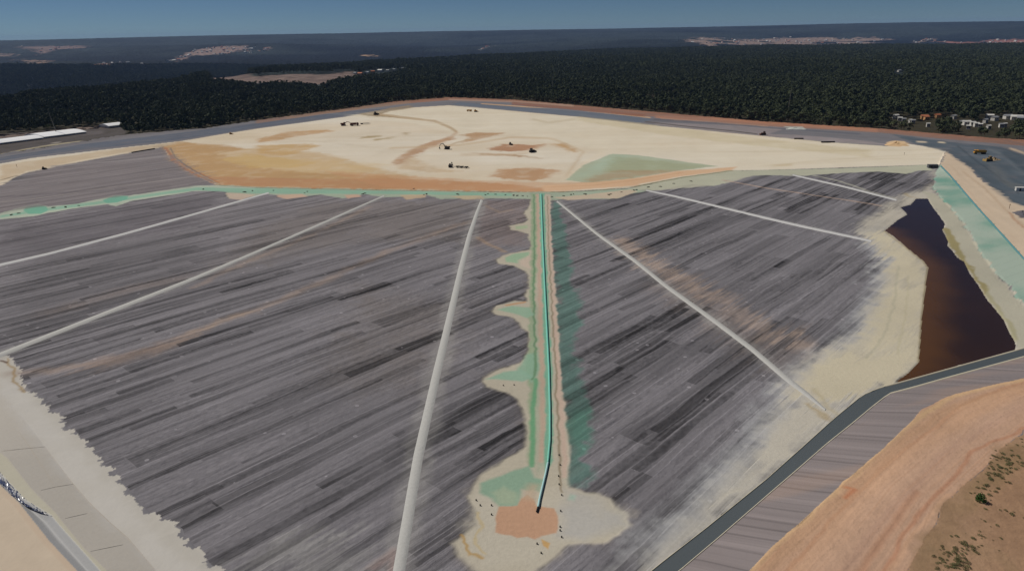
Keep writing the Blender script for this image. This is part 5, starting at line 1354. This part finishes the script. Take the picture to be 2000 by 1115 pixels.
# ------------------------------------------------------------------ plants on the bank, lower right
M_GRASS = leaf_mat('dry_grass', A(86, 92, 52), A(128, 124, 78)); M_BUSH = leaf_mat('bush_leaf', A(38, 74, 28), A(66, 104, 44)); M_SCRUB = leaf_mat('scrub_leaf', A(84, 88, 56), A(126, 122, 84))
def tuft_mesh(name, seed, n, w_, h_, mat, ls):
    r_ = np.random.default_rng(seed); V = []; Fc = []
    for i in range(n):
        a = r_.uniform(0, 6.28); d = math.sqrt(r_.uniform(0, 1)) * w_; c = np.array([d * math.cos(a), d * math.sin(a), r_.uniform(.1, 1) * h_ * (1 - .6 * (d / w_) ** 2)])
        nrm = r_.normal(size=3); nrm /= np.linalg.norm(nrm); t1 = np.cross(nrm, r_.normal(size=3)); t1 /= np.linalg.norm(t1); t2 = np.cross(nrm, t1); s_ = ls * r_.uniform(.5, 1.2); b0 = len(V)
        V += [c + t1 * s_, c + t2 * s_ * .5, c - t1 * s_, c - t2 * s_ * .5]; Fc.append((b0, b0 + 1, b0 + 2, b0 + 3))
    me = bpy.data.meshes.new(name); me.from_pydata([tuple(v) for v in V], [], Fc); me.materials.append(mat); me.update(); return me
TM = [tuft_mesh('scrub', 60 + k, 120, .8, .6, M_SCRUB, .16) for k in range(4)]
for k, (x_, y_, big_) in enumerate([(1915, 978, 1)]):
    t = empty('bush', place(x_, y_)); tag(t, 'round bright green bush alone on the brown bank', 'bush')
    o = bpy.data.objects.new('foliage', tuft_mesh('foliage', 5, 420, 1.1, 2.2, M_BUSH, .2)); COL.objects.link(o); o.parent = t
    MB().bar((0, 0, -.2), (0, 0, 1.0), .09, .05).build('stem', M_BARK, t)
sc_ = []
rs_ = random.Random(3)
for (cx, cy, sx, sy, n, w_) in ((1870, 1085, 45, 34, 80, 'in the dense patch at the bottom right'), (1965, 905, 42, 26, 66, 'in the dark patch near the right edge'), (1935, 950, 45, 25, 28, 'scattered around the round bush'), (1960, 1050, 35, 60, 14, 'scattered over the bare lower right corner')):
    for i in range(n):
        x_ = rs_.gauss(cx, sx * .55); y_ = rs_.gauss(cy, sy * .6) + (-(x_ - cx) * .5)
        sc_.append((x_, y_, w_, rs_.uniform(.4, 1.25)))
for (x_, y_, w_, s_) in sc_:
    if x_ > 2030 or y_ > 1140: continue
    o = bpy.data.objects.new('scrub_plant', TM[rs_.randrange(4)]); COL.objects.link(o); o.location = place(x_, y_); o.rotation_euler.z = rs_.uniform(0, 6); s_ *= .5; o.scale = (s_ * 1.3, s_, s_)
    tag(o, 'low dull green scrub plant ' + w_, 'shrub', 'scrub plants ' + w_)

# ------------------------------------------------------------------ air
def haze():
    m = bpy.data.materials.new('air'); m.use_nodes = True; nt = m.node_tree; nt.nodes.clear()
    out = nt.nodes.new('ShaderNodeOutputMaterial'); v = nt.nodes.new('ShaderNodeVolumePrincipled')
    v.inputs['Density'].default_value = HAZE_D; v.inputs['Color'].default_value = (.36, .56, 1.0, 1); v.inputs['Anisotropy'].default_value = 0.0
    nt.links.new(v.outputs[0], out.inputs['Volume'])
    b = MB().box((0, 0, -70), (39000, 39000, 560)).build('haze', m)
    tag(b, 'thin blue air over the far hills', 'haze', kind='stuff')
haze()
print('objects', len(bpy.data.objects), 'far pts', len(Xb), 'near pts', len(Xa))
